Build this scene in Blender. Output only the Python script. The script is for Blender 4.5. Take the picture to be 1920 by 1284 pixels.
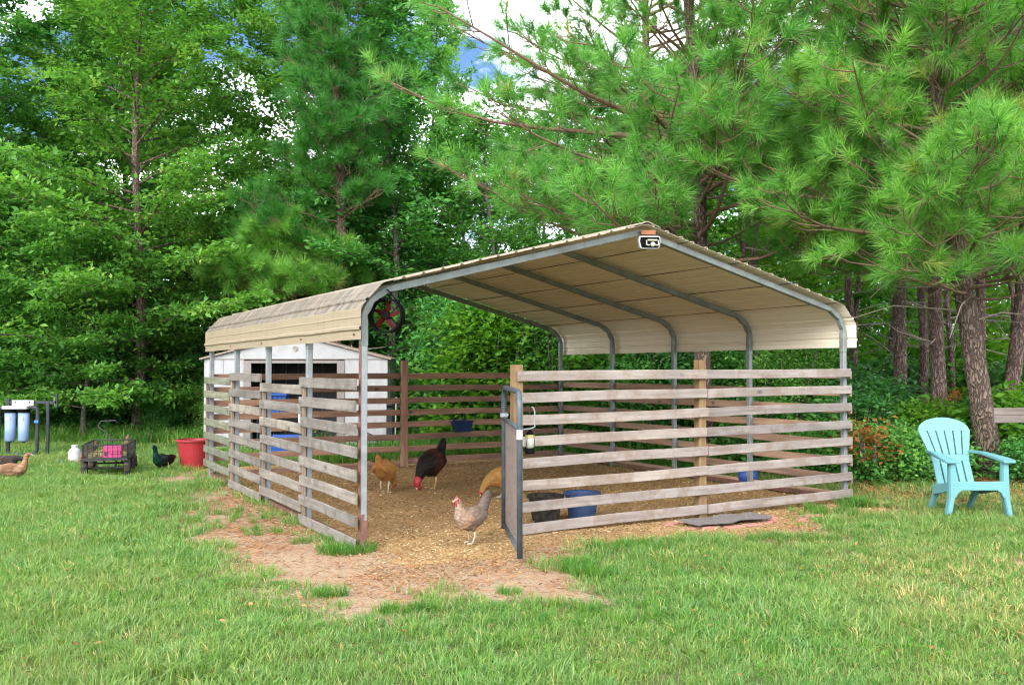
import bpy, bmesh, math, random
import numpy as np
from mathutils import Vector, Matrix

for o in list(bpy.data.objects):
    bpy.data.objects.remove(o)
scene = bpy.context.scene
C = scene.collection
R = math.radians
PI = math.pi

# ------------------------------------------------------------------ camera
cd = bpy.data.cameras.new('camera')
cam = bpy.data.objects.new('camera', cd)
C.objects.link(cam)
cam.location = (0, 0, 1.5034)
cam.rotation_euler = (PI / 2 + 0.0288, 0, 0)
cd.sensor_width = 36
cd.lens = 36 * 1749.75 / 1920
cd.clip_end = 2000
scene.camera = cam

# ------------------------------------------------------------------ sky and sun
SUN_EL, SUN_AZ = R(32), R(203)      # azimuth clockwise from +Y: behind the camera, to the left
w = bpy.data.worlds.new('World')
scene.world = w
w.use_nodes = True
nt = w.node_tree
nt.nodes.clear()
out = nt.nodes.new('ShaderNodeOutputWorld')
bg = nt.nodes.new('ShaderNodeBackground')
sky = nt.nodes.new('ShaderNodeTexSky')
sky.sky_type = 'NISHITA'
sky.sun_disc = False
sky.sun_elevation = SUN_EL
sky.sun_rotation = SUN_AZ
sky.air_density = 1.0
sky.dust_density = 0.3
sky.ozone_density = 3.0
tc = nt.nodes.new('ShaderNodeTexCoord')
mp = nt.nodes.new('ShaderNodeMapping')
mp.inputs['Scale'].default_value = (1.0, 1.0, 2.2)
mp.inputs['Location'].default_value = (4.4, 4.4, 0.1)
nz = nt.nodes.new('ShaderNodeTexNoise')
nz.inputs['Scale'].default_value = 2.6
nz.inputs['Detail'].default_value = 7
nz.inputs['Roughness'].default_value = 0.55
rp = nt.nodes.new('ShaderNodeValToRGB')
rp.color_ramp.elements[0].position = 0.45
rp.color_ramp.elements[1].position = 0.56
nz2 = nt.nodes.new('ShaderNodeTexNoise')
nz2.inputs['Scale'].default_value = 7
nz2.inputs['Detail'].default_value = 5
cl = nt.nodes.new('ShaderNodeMix')
cl.data_type = 'RGBA'
cl.inputs[6].default_value = (5.2, 5.6, 6.2, 1)
cl.inputs[7].default_value = (9, 9, 9, 1)
mx = nt.nodes.new('ShaderNodeMix')
mx.data_type = 'RGBA'
L = nt.links.new
L(tc.outputs['Generated'], mp.inputs['Vector'])
L(mp.outputs[0], nz.inputs['Vector'])
L(mp.outputs[0], nz2.inputs['Vector'])
L(nz.outputs['Fac'], rp.inputs['Fac'])
L(nz2.outputs['Fac'], cl.inputs[0])
L(rp.outputs['Color'], mx.inputs[0])
blue = nt.nodes.new('ShaderNodeMix')          # clear sky between the clouds is several times dimmer than the clouds
blue.data_type = 'RGBA'
blue.blend_type = 'MULTIPLY'
blue.inputs[0].default_value = 1.0
blue.inputs[7].default_value = (0.17, 0.195, 0.24, 1)
L(sky.outputs[0], blue.inputs[6])
L(blue.outputs[2], mx.inputs[6])
L(cl.outputs[2], mx.inputs[7])
L(mx.outputs[2], bg.inputs['Color'])
L(bg.outputs[0], out.inputs['Surface'])
bg.inputs['Strength'].default_value = 0.15

sd = bpy.data.lights.new('sun', 'SUN')
sd.energy = 1.0
sd.angle = R(35)
sd.color = (1.0, 0.95, 0.86)
sun = bpy.data.objects.new('sun', sd)
C.objects.link(sun)
to_sun = Vector((math.sin(SUN_AZ) * math.cos(SUN_EL), math.cos(SUN_AZ) * math.cos(SUN_EL), math.sin(SUN_EL)))
sun.rotation_euler = to_sun.to_track_quat('Z', 'Y').to_euler()
sun.location = to_sun * 30

scene.view_settings.view_transform = 'Standard'
scene.view_settings.look = 'None'
scene.view_settings.exposure = 2.5
scene.view_settings.gamma = 1
scene.cycles.use_denoising = True
scene.cycles.denoiser = 'OPENIMAGEDENOISE'
scene.cycles.filter_width = 1.15
scene.cycles.max_bounces = 9
scene.cycles.diffuse_bounces = 7
scene.cycles.transmission_bounces = 4
scene.cycles.glossy_bounces = 3

# ------------------------------------------------------------------ helpers
rng = np.random.default_rng(7)
random.seed(7)


def tag(o, label=None, cat=None, group=None, kind=None):
    if label: o['label'] = label
    if cat: o['category'] = cat
    if group: o['group'] = group
    if kind: o['kind'] = kind
    return o


def thing(name, label, cat, loc=(0, 0, 0), rotz=0.0, group=None):
    o = bpy.data.objects.new(name, None)
    o.empty_display_size = 0.1
    C.objects.link(o)
    o.location = loc
    o.rotation_euler = (0, 0, rotz)
    return tag(o, label, cat, group)


def link(name, me, parent=None, loc=None, rot=None, scale=None):
    o = bpy.data.objects.new(name, me)
    C.objects.link(o)
    if parent is not None: o.parent = parent
    if loc is not None: o.location = loc
    if rot is not None: o.rotation_euler = rot
    if scale is not None: o.scale = scale
    return o


def copy_tree(root, loc, rotz=0.0, scale=1.0, label=None, group=None, tilt=(0, 0)):
    r = root.copy()
    C.objects.link(r)
    r.location = loc
    r.rotation_euler = (tilt[0], tilt[1], rotz)
    r.scale = (scale, scale, scale) if not hasattr(scale, '__len__') else scale
    if label: r['label'] = label
    if group: r['group'] = group
    for ch in list(root.children):
        c = ch.copy()
        C.objects.link(c)
        c.parent = r
        for g in list(ch.children):
            d = g.copy()
            C.objects.link(d)
            d.parent = c
    return r


class MB:
    """collects simple solids, builds ONE mesh"""
    def __init__(s):
        s.v, s.f, s.m, s.cur = [], [], [], 0

    def add(s, vs, fs):
        b = len(s.v)
        s.v += [tuple(v) for v in vs]
        s.f += [tuple(b + i for i in f) for f in fs]
        s.m += [s.cur] * len(fs)
        return s

    def box(s, c, size, rot=None):
        hx, hy, hz = size[0] / 2, size[1] / 2, size[2] / 2
        vs = [Vector((x, y, z)) for z in (-hz, hz) for y in (-hy, hy) for x in (-hx, hx)]
        if rot is not None: vs = [rot @ v for v in vs]
        c = Vector(c)
        return s.add([v + c for v in vs], [(0, 2, 3, 1), (4, 5, 7, 6), (0, 1, 5, 4), (2, 6, 7, 3), (0, 4, 6, 2), (1, 3, 7, 5)])

    def tube(s, path, r, n=8, cap=True):
        path = [Vector(p) for p in path]
        if not hasattr(r, '__len__'): r = [r] * len(path)
        rings = []
        up = None
        for i, p in enumerate(path):
            t = (path[min(i + 1, len(path) - 1)] - path[max(i - 1, 0)]).normalized()
            if up is None:
                up = Vector((0, 0, 1)) if abs(t.z) < 0.9 else Vector((1, 0, 0))
            a = t.cross(up).normalized()
            b = a.cross(t).normalized()
            up = b
            rings.append([p + (a * math.cos(2 * PI * k / n) + b * math.sin(2 * PI * k / n)) * r[i] for k in range(n)])
        vs = [v for rg in rings for v in rg]
        fs = []
        for i in range(len(rings) - 1):
            for k in range(n):
                fs.append((i * n + k, (i + 1) * n + k, (i + 1) * n + (k + 1) % n, i * n + (k + 1) % n))
        if cap:
            fs.append(tuple(range(n)))
            fs.append(tuple((len(rings) - 1) * n + k for k in reversed(range(n))))
        return s.add(vs, fs)

    def lathe(s, prof, n=24, c=(0, 0, 0), close=True):
        vs, fs = [], []
        for r, z in prof:
            for k in range(n):
                a = 2 * PI * k / n
                vs.append((c[0] + r * math.cos(a), c[1] + r * math.sin(a), c[2] + z))
        for i in range(len(prof) - 1):
            for k in range(n):
                fs.append((i * n + k, i * n + (k + 1) % n, (i + 1) * n + (k + 1) % n, (i + 1) * n + k))
        if close:
            fs.append(tuple(reversed(range(n))))
            fs.append(tuple((len(prof) - 1) * n + k for k in range(n)))
        return s.add(vs, fs)

    def prism(s, poly, axis, a, b):
        """2D polygon extruded between a and b along 'x','y' or 'z'"""
        def P(p, t):
            return {'y': (p[0], t, p[1]), 'x': (t, p[0], p[1]), 'z': (p[0], p[1], t)}[axis]
        n = len(poly)
        vs = [P(p, a) for p in poly] + [P(p, b) for p in poly]
        fs = [tuple(range(n)), tuple(reversed(range(n, 2 * n)))]
        fs += [(i, n + i, n + (i + 1) % n, (i + 1) % n) for i in range(n)]
        return s.add(vs, fs)

    def loft(s, rings, n=14):
        """rings: (x, z, r_lateral, r_normal[, y]) along a path in the XZ plane"""
        pts = [Vector((q[0], q[4] if len(q) > 4 else 0, q[1])) for q in rings]
        vs, fs = [], []
        for i, q in enumerate(rings):
            t = (pts[min(i + 1, len(pts) - 1)] - pts[max(i - 1, 0)]).normalized()
            lat = Vector((0, 1, 0))
            nor = lat.cross(t).normalized()
            lat = t.cross(nor).normalized()
            for k in range(n):
                a = 2 * PI * k / n
                vs.append(pts[i] + lat * math.cos(a) * q[2] + nor * math.sin(a) * q[3])
        for i in range(len(rings) - 1):
            for k in range(n):
                fs.append((i * n + k, i * n + (k + 1) % n, (i + 1) * n + (k + 1) % n, (i + 1) * n + k))
        fs.append(tuple(reversed(range(n))))
        fs.append(tuple((len(rings) - 1) * n + k for k in range(n)))
        return s.add(vs, fs)

    def mesh(s, name, mats, smooth=False, bevel=0, seg=1):
        me = bpy.data.meshes.new(name)
        me.from_pydata(s.v, [], s.f)
        bm = bmesh.new()
        bm.from_mesh(me)
        bmesh.ops.recalc_face_normals(bm, faces=bm.faces)
        if bevel:
            bmesh.ops.bevel(bm, geom=[e for e in bm.edges if e.is_manifold and e.calc_face_angle(0) > 0.5], offset=bevel, segments=seg, affect='EDGES', clamp_overlap=True)
        bm.to_mesh(me)
        bm.free()
        if not isinstance(mats, (list, tuple)): mats = [mats]
        for m in mats: me.materials.append(m)
        if len(mats) > 1 and not bevel:
            me.polygons.foreach_set('material_index', s.m)
        if smooth:
            me.polygons.foreach_set('use_smooth', [True] * len(me.polygons))
        return me

    def build(s, name, mats, parent=None, loc=None, rot=None, **k):
        return link(name, s.mesh(name, mats, **k), parent, loc, rot)


def np_mesh(name, V, F, mats, var=None, midx=None, smooth=False):
    me = bpy.data.meshes.new(name)
    V = np.asarray(V, np.float32).reshape(-1, 3)
    F = np.asarray(F, np.int32)
    m, k = F.shape
    me.vertices.add(len(V))
    me.vertices.foreach_set('co', V.ravel())
    me.loops.add(m * k)
    me.loops.foreach_set('vertex_index', F.ravel())
    me.polygons.add(m)
    me.polygons.foreach_set('loop_start', np.arange(0, m * k, k, dtype=np.int32))
    if midx is not None:
        me.polygons.foreach_set('material_index', np.asarray(midx, np.int32))
    if smooth:
        me.polygons.foreach_set('use_smooth', np.ones(m, bool))
    me.update(calc_edges=True)
    if var is not None:
        a = me.attributes.new('var', 'FLOAT', 'FACE')
        a.data.foreach_set('value', np.asarray(var, np.float32))
    for mt in (mats if isinstance(mats, (list, tuple)) else [mats]):
        me.materials.append(mt)
    return me


# ------------------------------------------------------------------ materials
def nodes(name):
    m = bpy.data.materials.new(name)
    m.use_nodes = True
    t = m.node_tree
    return m, t, t.nodes['Principled BSDF'], t.nodes['Material Output']


def setspec(b, v):
    for k in ('Specular IOR Level', 'Specular'):
        if k in b.inputs:
            b.inputs[k].default_value = v
            return


def ramp(t, fac, stops):
    r = t.nodes.new('ShaderNodeValToRGB')
    while len(r.color_ramp.elements) < len(stops): r.color_ramp.elements.new(0.5)
    for e, (p, c) in zip(r.color_ramp.elements, stops):
        e.position = p
        e.color = (c[0], c[1], c[2], 1)
    t.links.new(fac, r.inputs['Fac'])
    return r.outputs['Color']


def mixc(t, fac, a, b, mode='MIX'):
    m = t.nodes.new('ShaderNodeMix')
    m.data_type = 'RGBA'
    m.blend_type = mode
    if isinstance(fac, (int, float)): m.inputs[0].default_value = fac
    else: t.links.new(fac, m.inputs[0])
    for s, v in ((6, a), (7, b)):
        if isinstance(v, (tuple, list)): m.inputs[s].default_value = (v[0], v[1], v[2], 1)
        else: t.links.new(v, m.inputs[s])
    return m.outputs[2]


def noise(t, vec, scale, detail=4, rough=0.6, stretch=None, off=None):
    if stretch is not None or off is not None:
        mpn = t.nodes.new('ShaderNodeMapping')
        if stretch is not None: mpn.inputs['Scale'].default_value = stretch
        t.links.new(vec, mpn.inputs['Vector'])
        if off is not None: t.links.new(off, mpn.inputs['Location'])
        vec = mpn.outputs[0]
    n = t.nodes.new('ShaderNodeTexNoise')
    n.inputs['Scale'].default_value = scale
    n.inputs['Detail'].default_value = detail
    n.inputs['Roughness'].default_value = rough
    t.links.new(vec, n.inputs['Vector'])
    return n.outputs['Fac']


def objcoord(t):
    """object coordinates shifted per object so that copies differ"""
    c = t.nodes.new('ShaderNodeTexCoord')
    oi = t.nodes.new('ShaderNodeObjectInfo')
    mu = t.nodes.new('ShaderNodeMath')
    mu.operation = 'MULTIPLY'
    mu.inputs[1].default_value = 37.0
    t.links.new(oi.outputs['Random'], mu.inputs[0])
    ad = t.nodes.new('ShaderNodeVectorMath')
    ad.operation = 'ADD'
    t.links.new(c.outputs['Object'], ad.inputs[0])
    t.links.new(mu.outputs[0], ad.inputs[1])
    return ad.outputs[0], oi.outputs['Random']


def bump(t, b, h, strength, dist):
    bp = t.nodes.new('ShaderNodeBump')
    bp.inputs['Strength'].default_value = strength
    bp.inputs['Distance'].default_value = dist
    t.links.new(h, bp.inputs['Height'])
    t.links.new(bp.outputs[0], b.inputs['Normal'])


def plain(name, c1, c2=None, scale=12, rough=0.6, metal=0.0, bmp=0.0, stretch=None, spec=0.4, rnd=0.0, grime=0.0):
    m, t, b, o = nodes(name)
    vec, rr = objcoord(t)
    if c2 is None: c2 = tuple(x * 0.75 for x in c1)
    f = noise(t, vec, scale, 5, 0.6, stretch)
    col = ramp(t, f, [(0.35, c1), (0.68, c2)])
    if rnd:
        col = mixc(t, rnd, col, ramp(t, rr, [(0, tuple(x * 0.55 for x in c1)), (1, tuple(min(1, x * 1.4) for x in c1))]))
    if grime:
        g_ = noise(t, vec, 3.5, 8, 0.75)
        col = mixc(t, ramp_fac(t, g_, 0.48, 0.72, grime), col, (0.10, 0.075, 0.05))
        g2_ = noise(t, vec, 40, 4, 0.7)
        col = mixc(t, ramp_fac(t, g2_, 0.55, 0.8, grime * 0.7), col, (0.22, 0.2, 0.17))
    t.links.new(col, b.inputs['Base Color'])
    b.inputs['Roughness'].default_value = rough
    b.inputs['Metallic'].default_value = metal
    setspec(b, spec)
    if bmp: bump(t, b, f, bmp, 0.01)
    return m


def wood(name, light, dark, stain=None, stain_amt=0.3, rough=0.85, gscale=1.0):
    """weathered timber, grain along local X; knots and stains"""
    m, t, b, o = nodes(name)
    vec, rr = objcoord(t)
    g1 = noise(t, vec, 26 * gscale, 6, 0.65, (0.06, 1, 1))
    g2 = noise(t, vec, 3.0, 4, 0.6, (0.5, 1.5, 1.5))
    col = ramp(t, g1, [(0.3, dark), (0.62, light)])
    col = mixc(t, ramp_fac(t, g2, 0.45, 0.75, 0.6), col, tuple(x * 0.6 for x in dark))
    # knots: sparse stretched voronoi cells
    v = t.nodes.new('ShaderNodeTexVoronoi')
    v.inputs['Scale'].default_value = 3.2
    mpn = t.nodes.new('ShaderNodeMapping')
    mpn.inputs['Scale'].default_value = (0.55, 1.0, 1.0)
    t.links.new(vec, mpn.inputs['Vector'])
    t.links.new(mpn.outputs[0], v.inputs['Vector'])
    kf = ramp(t, v.outputs['Distance'], [(0.03, (1, 1, 1)), (0.10, (0, 0, 0))])
    col = mixc(t, kf, col, tuple(x * 0.45 for x in dark))
    if stain:
        col = mixc(t, ramp_fac(t, noise(t, vec, 5.5, 5, 0.7), 0.48, 0.62, stain_amt), col, stain)
    tint = ramp(t, rr, [(0, (0.78, 0.78, 0.80)), (0.5, (1, 0.98, 0.96)), (1, (1.1, 1.06, 1.0))])
    col = mixc(t, 1.0, col, tint, 'MULTIPLY')
    t.links.new(col, b.inputs['Base Color'])
    b.inputs['Roughness'].default_value = rough
    setspec(b, 0.2)
    bump(t, b, g1, 0.5, 0.006)
    return m


def ramp_fac(t, fac, lo, hi, amt):
    mr = t.nodes.new('ShaderNodeMapRange')
    mr.inputs['From Min'].default_value = lo
    mr.inputs['From Max'].default_value = hi
    mr.inputs['To Max'].default_value = amt
    t.links.new(fac, mr.inputs['Value'])
    return mr.outputs[0]


def foliage(name, cols, trans=0.42, rough=0.5, spec=0.15, tcol=None, world_noise=0.0, patch=None):
    """leaf surface: colour differs leaf by leaf ('var') and gently per tree; lets some light through"""
    m, t, b, o = nodes(name)
    at = t.nodes.new('ShaderNodeAttribute')
    at.attribute_name = 'var'
    n = len(cols)
    col = ramp(t, at.outputs['Fac'], [(i / (n - 1), c) for i, c in enumerate(cols)])
    oi = t.nodes.new('ShaderNodeObjectInfo')
    col = mixc(t, 1.0, col, ramp(t, oi.outputs['Random'], [(0, (0.74, 0.85, 0.95)), (0.5, (1.05, 0.98, 0.9)), (1, (1.3, 1.06, 0.9))]), 'MULTIPLY')
    if patch:
        ge = t.nodes.new('ShaderNodeNewGeometry')
        f = noise(t, ge.outputs['Position'], patch[0], 4, 0.6)
        col = mixc(t, ramp_fac(t, f, patch[1], patch[2], patch[3]), col, patch[4])
    t.links.new(col, b.inputs['Base Color'])
    b.inputs['Roughness'].default_value = rough
    setspec(b, spec)
    tr = t.nodes.new('ShaderNodeBsdfTranslucent')
    t.links.new(mixc(t, 1.0, col, tcol or (1.35, 1.5, 0.7), 'MULTIPLY'), tr.inputs['Color'])
    ms = t.nodes.new('ShaderNodeMixShader')
    ms.inputs[0].default_value = trans
    t.links.new(b.outputs[0], ms.inputs[1])
    t.links.new(tr.outputs[0], ms.inputs[2])
    t.links.new(ms.outputs[0], o.inputs['Surface'])
    return m


def bark(name, light, dark, sc=1.0):
    m, t, b, o = nodes(name)
    c = t.nodes.new('ShaderNodeTexCoord')
    v = t.nodes.new('ShaderNodeTexVoronoi')
    v.feature = 'DISTANCE_TO_EDGE'
    v.inputs['Scale'].default_value = 17 * sc
    wob = t.nodes.new('ShaderNodeTexNoise')
    wob.inputs['Scale'].default_value = 9
    wob.inputs['Detail'].default_value = 4
    mp_ = t.nodes.new('ShaderNodeMapping')
    mp_.inputs['Scale'].default_value = (1, 1, 0.36)
    t.links.new(c.outputs['Object'], mp_.inputs['Vector'])
    t.links.new(mp_.outputs[0], wob.inputs['Vector'])
    ad = t.nodes.new('ShaderNodeMix')
    ad.data_type = 'VECTOR'
    ad.inputs[0].default_value = 0.30
    t.links.new(mp_.outputs[0], ad.inputs[4])
    t.links.new(wob.outputs['Color'], ad.inputs[5])
    t.links.new(ad.outputs[1], v.inputs['Vector'])
    n = noise(t, c.outputs['Object'], 9 * sc, 5, 0.7)
    col = ramp(t, n, [(0.3, tuple(x * 0.75 for x in light)), (0.7, light)])
    col = mixc(t, ramp(t, v.outputs['Distance'], [(0.0, (0.62, 0.62, 0.62)), (0.20, (0, 0, 0))]), col, dark)
    t.links.new(col, b.inputs['Base Color'])
    b.inputs['Roughness'].default_value = 0.95
    setspec(b, 0.1)
    bump(t, b, ramp(t, v.outputs['Distance'], [(0, (0, 0, 0)), (0.2, (1, 1, 1))]), 1.0, 0.03)
    return m


M = {}
M['steel'] = plain('galvanised_steel', (0.2331, 0.2517, 0.2636), (0.1711, 0.1853, 0.1942), 9, 0.5, 0.15, spec=0.3, grime=0.4)
M['steel_front'] = plain('grey_green_front_bow', (0.20, 0.225, 0.215), (0.145, 0.165, 0.16), 7, 0.55, 0.1, spec=0.25, grime=0.4)
M['steel_bow'] = plain('grey_green_bow_steel', (0.25, 0.29, 0.29), (0.16, 0.19, 0.19), 7, 0.5, 0.35)
M['rust'] = plain('rusty_steel', (0.12, 0.045, 0.030), (0.17, 0.095, 0.075), 14, 0.85, 0.1)
M['front_board'] = wood('weathered_pale_board', (0.3044, 0.2672, 0.2442), (0.1867, 0.1573, 0.1436), (0.1727, 0.1231, 0.0915), 0.6)
M['side_board'] = wood('weathered_board_inside', (0.40, 0.27, 0.20), (0.24, 0.15, 0.105))
M['pallet'] = wood('grey_pallet_board', (0.2478, 0.2234, 0.1982), (0.1352, 0.1184, 0.1025), (0.0916, 0.0815, 0.0638), 0.6)
M['pallet_green'] = wood('algae_grey_pallet_board', (0.2150, 0.2075, 0.1638), (0.1210, 0.1210, 0.0832), (0.1067, 0.1344, 0.0605), 0.8)
M['stringer'] = wood('dark_pallet_stringer', (0.26, 0.20, 0.155), (0.14, 0.10, 0.08))
M['rear_board'] = wood('red_brown_rail', (0.3840, 0.2340, 0.1680), (0.2100, 0.1200, 0.0864))
M['post'] = wood('treated_pine_post', (0.2663, 0.1781, 0.0966), (0.1630, 0.1000, 0.0512), gscale=0.8)
M['beam'] = wood('grey_beam', (0.1999, 0.1705, 0.1554), (0.1176, 0.1000, 0.0907))
M['bark_pine'] = bark('pine_bark', (0.2176, 0.1604, 0.1302), (0.0512, 0.0336, 0.0269))
M['bark_dark'] = bark('dark_pine_bark', (0.2700, 0.1823, 0.1553), (0.0675, 0.0432, 0.0378))
M['bark_grey'] = bark('grey_bark', (0.27, 0.24, 0.20), (0.10, 0.085, 0.07), 1.6)
M['twig'] = plain('pine_twig', (0.20, 0.12, 0.075), (0.12, 0.075, 0.05), 20, 0.9)
M['deadtwig'] = plain('dead_twig', (0.30, 0.25, 0.21), (0.20, 0.16, 0.13), 20, 0.9)
M['leaf_oak'] = foliage('oak_leaf', [(0.0424, 0.1351, 0.0330), (0.0850, 0.2475, 0.0487), (0.1450, 0.3519, 0.0692), (0.2901, 0.4642, 0.1211)])
M['leaf_gum'] = foliage('sweetgum_leaf', [(0.0366, 0.1366, 0.0380), (0.0810, 0.2593, 0.0619), (0.1442, 0.3694, 0.0860), (0.2390, 0.4782, 0.1252)])
M['leaf_dark'] = foliage('dark_evergreen_leaf', [(0.0292, 0.1118, 0.0356), (0.0600, 0.2026, 0.0535), (0.1118, 0.3143, 0.0728)], rough=0.35, spec=0.4)
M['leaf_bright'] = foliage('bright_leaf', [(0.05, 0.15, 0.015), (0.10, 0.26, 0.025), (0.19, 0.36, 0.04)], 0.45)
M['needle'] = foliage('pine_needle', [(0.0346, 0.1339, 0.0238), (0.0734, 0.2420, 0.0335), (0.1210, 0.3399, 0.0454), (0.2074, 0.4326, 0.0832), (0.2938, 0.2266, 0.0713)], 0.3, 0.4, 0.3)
M['needle_dark'] = foliage('shaded_pine_needle', [(0.0287, 0.1232, 0.0179), (0.0586, 0.2173, 0.0238), (0.1069, 0.3114, 0.0331)], 0.3, 0.4, 0.3)  # darker copy of the needle green, shade put into the colour
M['dead_leaf'] = foliage('dead_orange_leaf', [(0.1663, 0.0521, 0.0101), (0.2705, 0.1042, 0.0260), (0.3125, 0.1562, 0.0470)], 0.3, tcol=(1.1, 1, 0.8))
M['grass'] = foliage('lawn_grass', [(0.0603, 0.1562, 0.0253), (0.1004, 0.2321, 0.0433), (0.1526, 0.2940, 0.0697), (0.2489, 0.3387, 0.1648)], 0.3, 0.5, 0.25,
                     patch=(0.55, 0.48, 0.72, 0.55, (0.2318, 0.2537, 0.0743)))
M['grass_tall'] = foliage('tall_grass', [(0.044, 0.144, 0.020), (0.080, 0.225, 0.033), (0.136, 0.297, 0.055)], 0.35, 0.5, 0.25)
M['dry'] = foliage('dry_grass', [(0.36, 0.26, 0.12), (0.46, 0.37, 0.18), (0.40, 0.40, 0.16)], 0.2, 0.7, 0.1, tcol=(1, 1, .8))
M['chip'] = foliage('wood_shaving', [(0.1908, 0.1050, 0.0450), (0.4028, 0.2450, 0.1035), (0.5724, 0.3800, 0.1800), (0.7844, 0.5800, 0.3150)], 0.05, 0.9, 0.1, tcol=(1, 1, 1))
M['strawpile'] = foliage('pine_straw', [(0.1520, 0.0686, 0.0350), (0.2850, 0.1323, 0.0600), (0.3990, 0.2156, 0.1000)], 0.05, 0.9, 0.1, tcol=(1, 1, 1))


# carport metal sheet: tan paint, run-off streaks across, grime patches where water sits
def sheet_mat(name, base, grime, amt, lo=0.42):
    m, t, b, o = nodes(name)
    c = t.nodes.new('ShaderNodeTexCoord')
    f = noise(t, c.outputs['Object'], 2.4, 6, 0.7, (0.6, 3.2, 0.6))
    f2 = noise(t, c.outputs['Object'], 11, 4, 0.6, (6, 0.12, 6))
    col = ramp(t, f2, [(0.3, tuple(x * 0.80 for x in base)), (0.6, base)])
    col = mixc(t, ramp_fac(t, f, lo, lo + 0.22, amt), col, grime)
    t.links.new(col, b.inputs['Base Color'])
    b.inputs['Roughness'].default_value = 0.5
    setspec(b, 0.35)
    return m


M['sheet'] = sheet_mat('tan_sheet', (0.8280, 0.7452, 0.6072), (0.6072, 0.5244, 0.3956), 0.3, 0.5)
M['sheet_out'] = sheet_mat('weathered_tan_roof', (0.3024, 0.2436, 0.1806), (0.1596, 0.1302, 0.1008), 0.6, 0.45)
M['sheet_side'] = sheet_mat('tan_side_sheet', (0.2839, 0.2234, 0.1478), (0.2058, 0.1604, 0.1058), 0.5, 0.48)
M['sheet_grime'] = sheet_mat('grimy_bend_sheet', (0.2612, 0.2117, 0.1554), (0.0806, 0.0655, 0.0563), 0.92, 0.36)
M['seam'] = plain('lap_shadow_and_dirt', (0.05, 0.045, 0.04), (0.09, 0.08, 0.07), 20, 0.8)  # dark tone for lap shadow and dirt, put into the colour


# ground: soil under the lawn, trodden dirt, bedding and woodland litter from per-vertex ground cover
def ground_mat():
    m, t, b, o = nodes('ground_cover')
    ge = t.nodes.new('ShaderNodeNewGeometry')
    pos = ge.outputs['Position']
    def A(n):
        a = t.nodes.new('ShaderNodeAttribute')
        a.attribute_name = n
        return a.outputs['Fac']
    n1 = noise(t, pos, 30, 6, 0.75)
    n2 = noise(t, pos, 2.2, 5, 0.65)
    n3 = noise(t, pos, 120, 3, 0.7)
    soil = ramp(t, n1, [(0.3, (0.045, 0.055, 0.018)), (0.7, (0.13, 0.14, 0.045))])
    dirt = ramp(t, n1, [(0.28, (0.1980, 0.1170, 0.0720)), (0.5, (0.3060, 0.2205, 0.1395)), (0.75, (0.3960, 0.3105, 0.2205))])
    dirt = mixc(t, ramp_fac(t, n2, 0.45, 0.65, 0.65), dirt, ramp(t, n3, [(0.3, (0.1980, 0.1035, 0.0630)), (0.7, (0.3780, 0.2385, 0.1485))]))
    pen = ramp(t, n3, [(0.3, (0.19, 0.115, 0.055)), (0.55, (0.42, 0.255, 0.115)), (0.8, (0.56, 0.375, 0.185))])
    pen = mixc(t, ramp_fac(t, n2, 0.42, 0.7, 0.4), pen, (0.17, 0.105, 0.055))
    litter = ramp(t, n1, [(0.3, (0.07, 0.04, 0.025)), (0.7, (0.22, 0.11, 0.06))])
    def brk(a):
        s = t.nodes.new('ShaderNodeMath')
        s.operation = 'ADD'
        t.links.new(A(a), s.inputs[0])
        k = t.nodes.new('ShaderNodeMath')
        k.operation = 'MULTIPLY_ADD'
        t.links.new(n1, k.inputs[0])
        k.inputs[1].default_value = 0.5
        k.inputs[2].default_value = -0.25
        t.links.new(k.outputs[0], s.inputs[1])
        return ramp_fac(t, s.outputs[0], 0.35, 0.65, 1.0)
    col = mixc(t, brk('bare'), soil, dirt)
    col = mixc(t, brk('litter'), col, litter)
    col = mixc(t, brk('pen'), col, pen)
    t.links.new(col, b.inputs['Base Color'])
    b.inputs['Roughness'].default_value = 0.95
    setspec(b, 0.1)
    bump(t, b, n1, 0.8, 0.02)
    return m


M['ground'] = ground_mat()

# ------------------------------------------------------------------ where the carport stands
TH = 0.5132
X0, Y0 = -1.2619, 7.9278
W = 5.846
S = 1.524
DEP = 4 * S
ct, st = math.cos(TH), math.sin(TH)


def cw(u, v, z=0.0):
    return (X0 + u * ct - v * st, Y0 + u * st + v * ct, z)


def to_uv(x, y):
    dx, dy = x - X0, y - Y0
    return dx * ct + dy * st, -dx * st + dy * ct


# ------------------------------------------------------------------ smooth value noise in numpy
_tab = np.random.default_rng(3).random((64, 64))


def vnoise(x, y, s):
    x = np.asarray(x) * s + 200.0
    y = np.asarray(y) * s + 200.0
    xi, yi = np.floor(x).astype(int), np.floor(y).astype(int)
    fx, fy = x - xi, y - yi
    fx, fy = fx * fx * (3 - 2 * fx), fy * fy * (3 - 2 * fy)
    g = lambda a, b: _tab[a % 64, b % 64]
    return (g(xi, yi) * (1 - fx) + g(xi + 1, yi) * fx) * (1 - fy) + (g(xi, yi + 1) * (1 - fx) + g(xi + 1, yi + 1) * fx) * fy


def fbm(x, y, s):
    return (vnoise(x, y, s) + 0.5 * vnoise(x, y, s * 2.1) + 0.25 * vnoise(x, y, s * 4.3)) / 1.75


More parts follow.
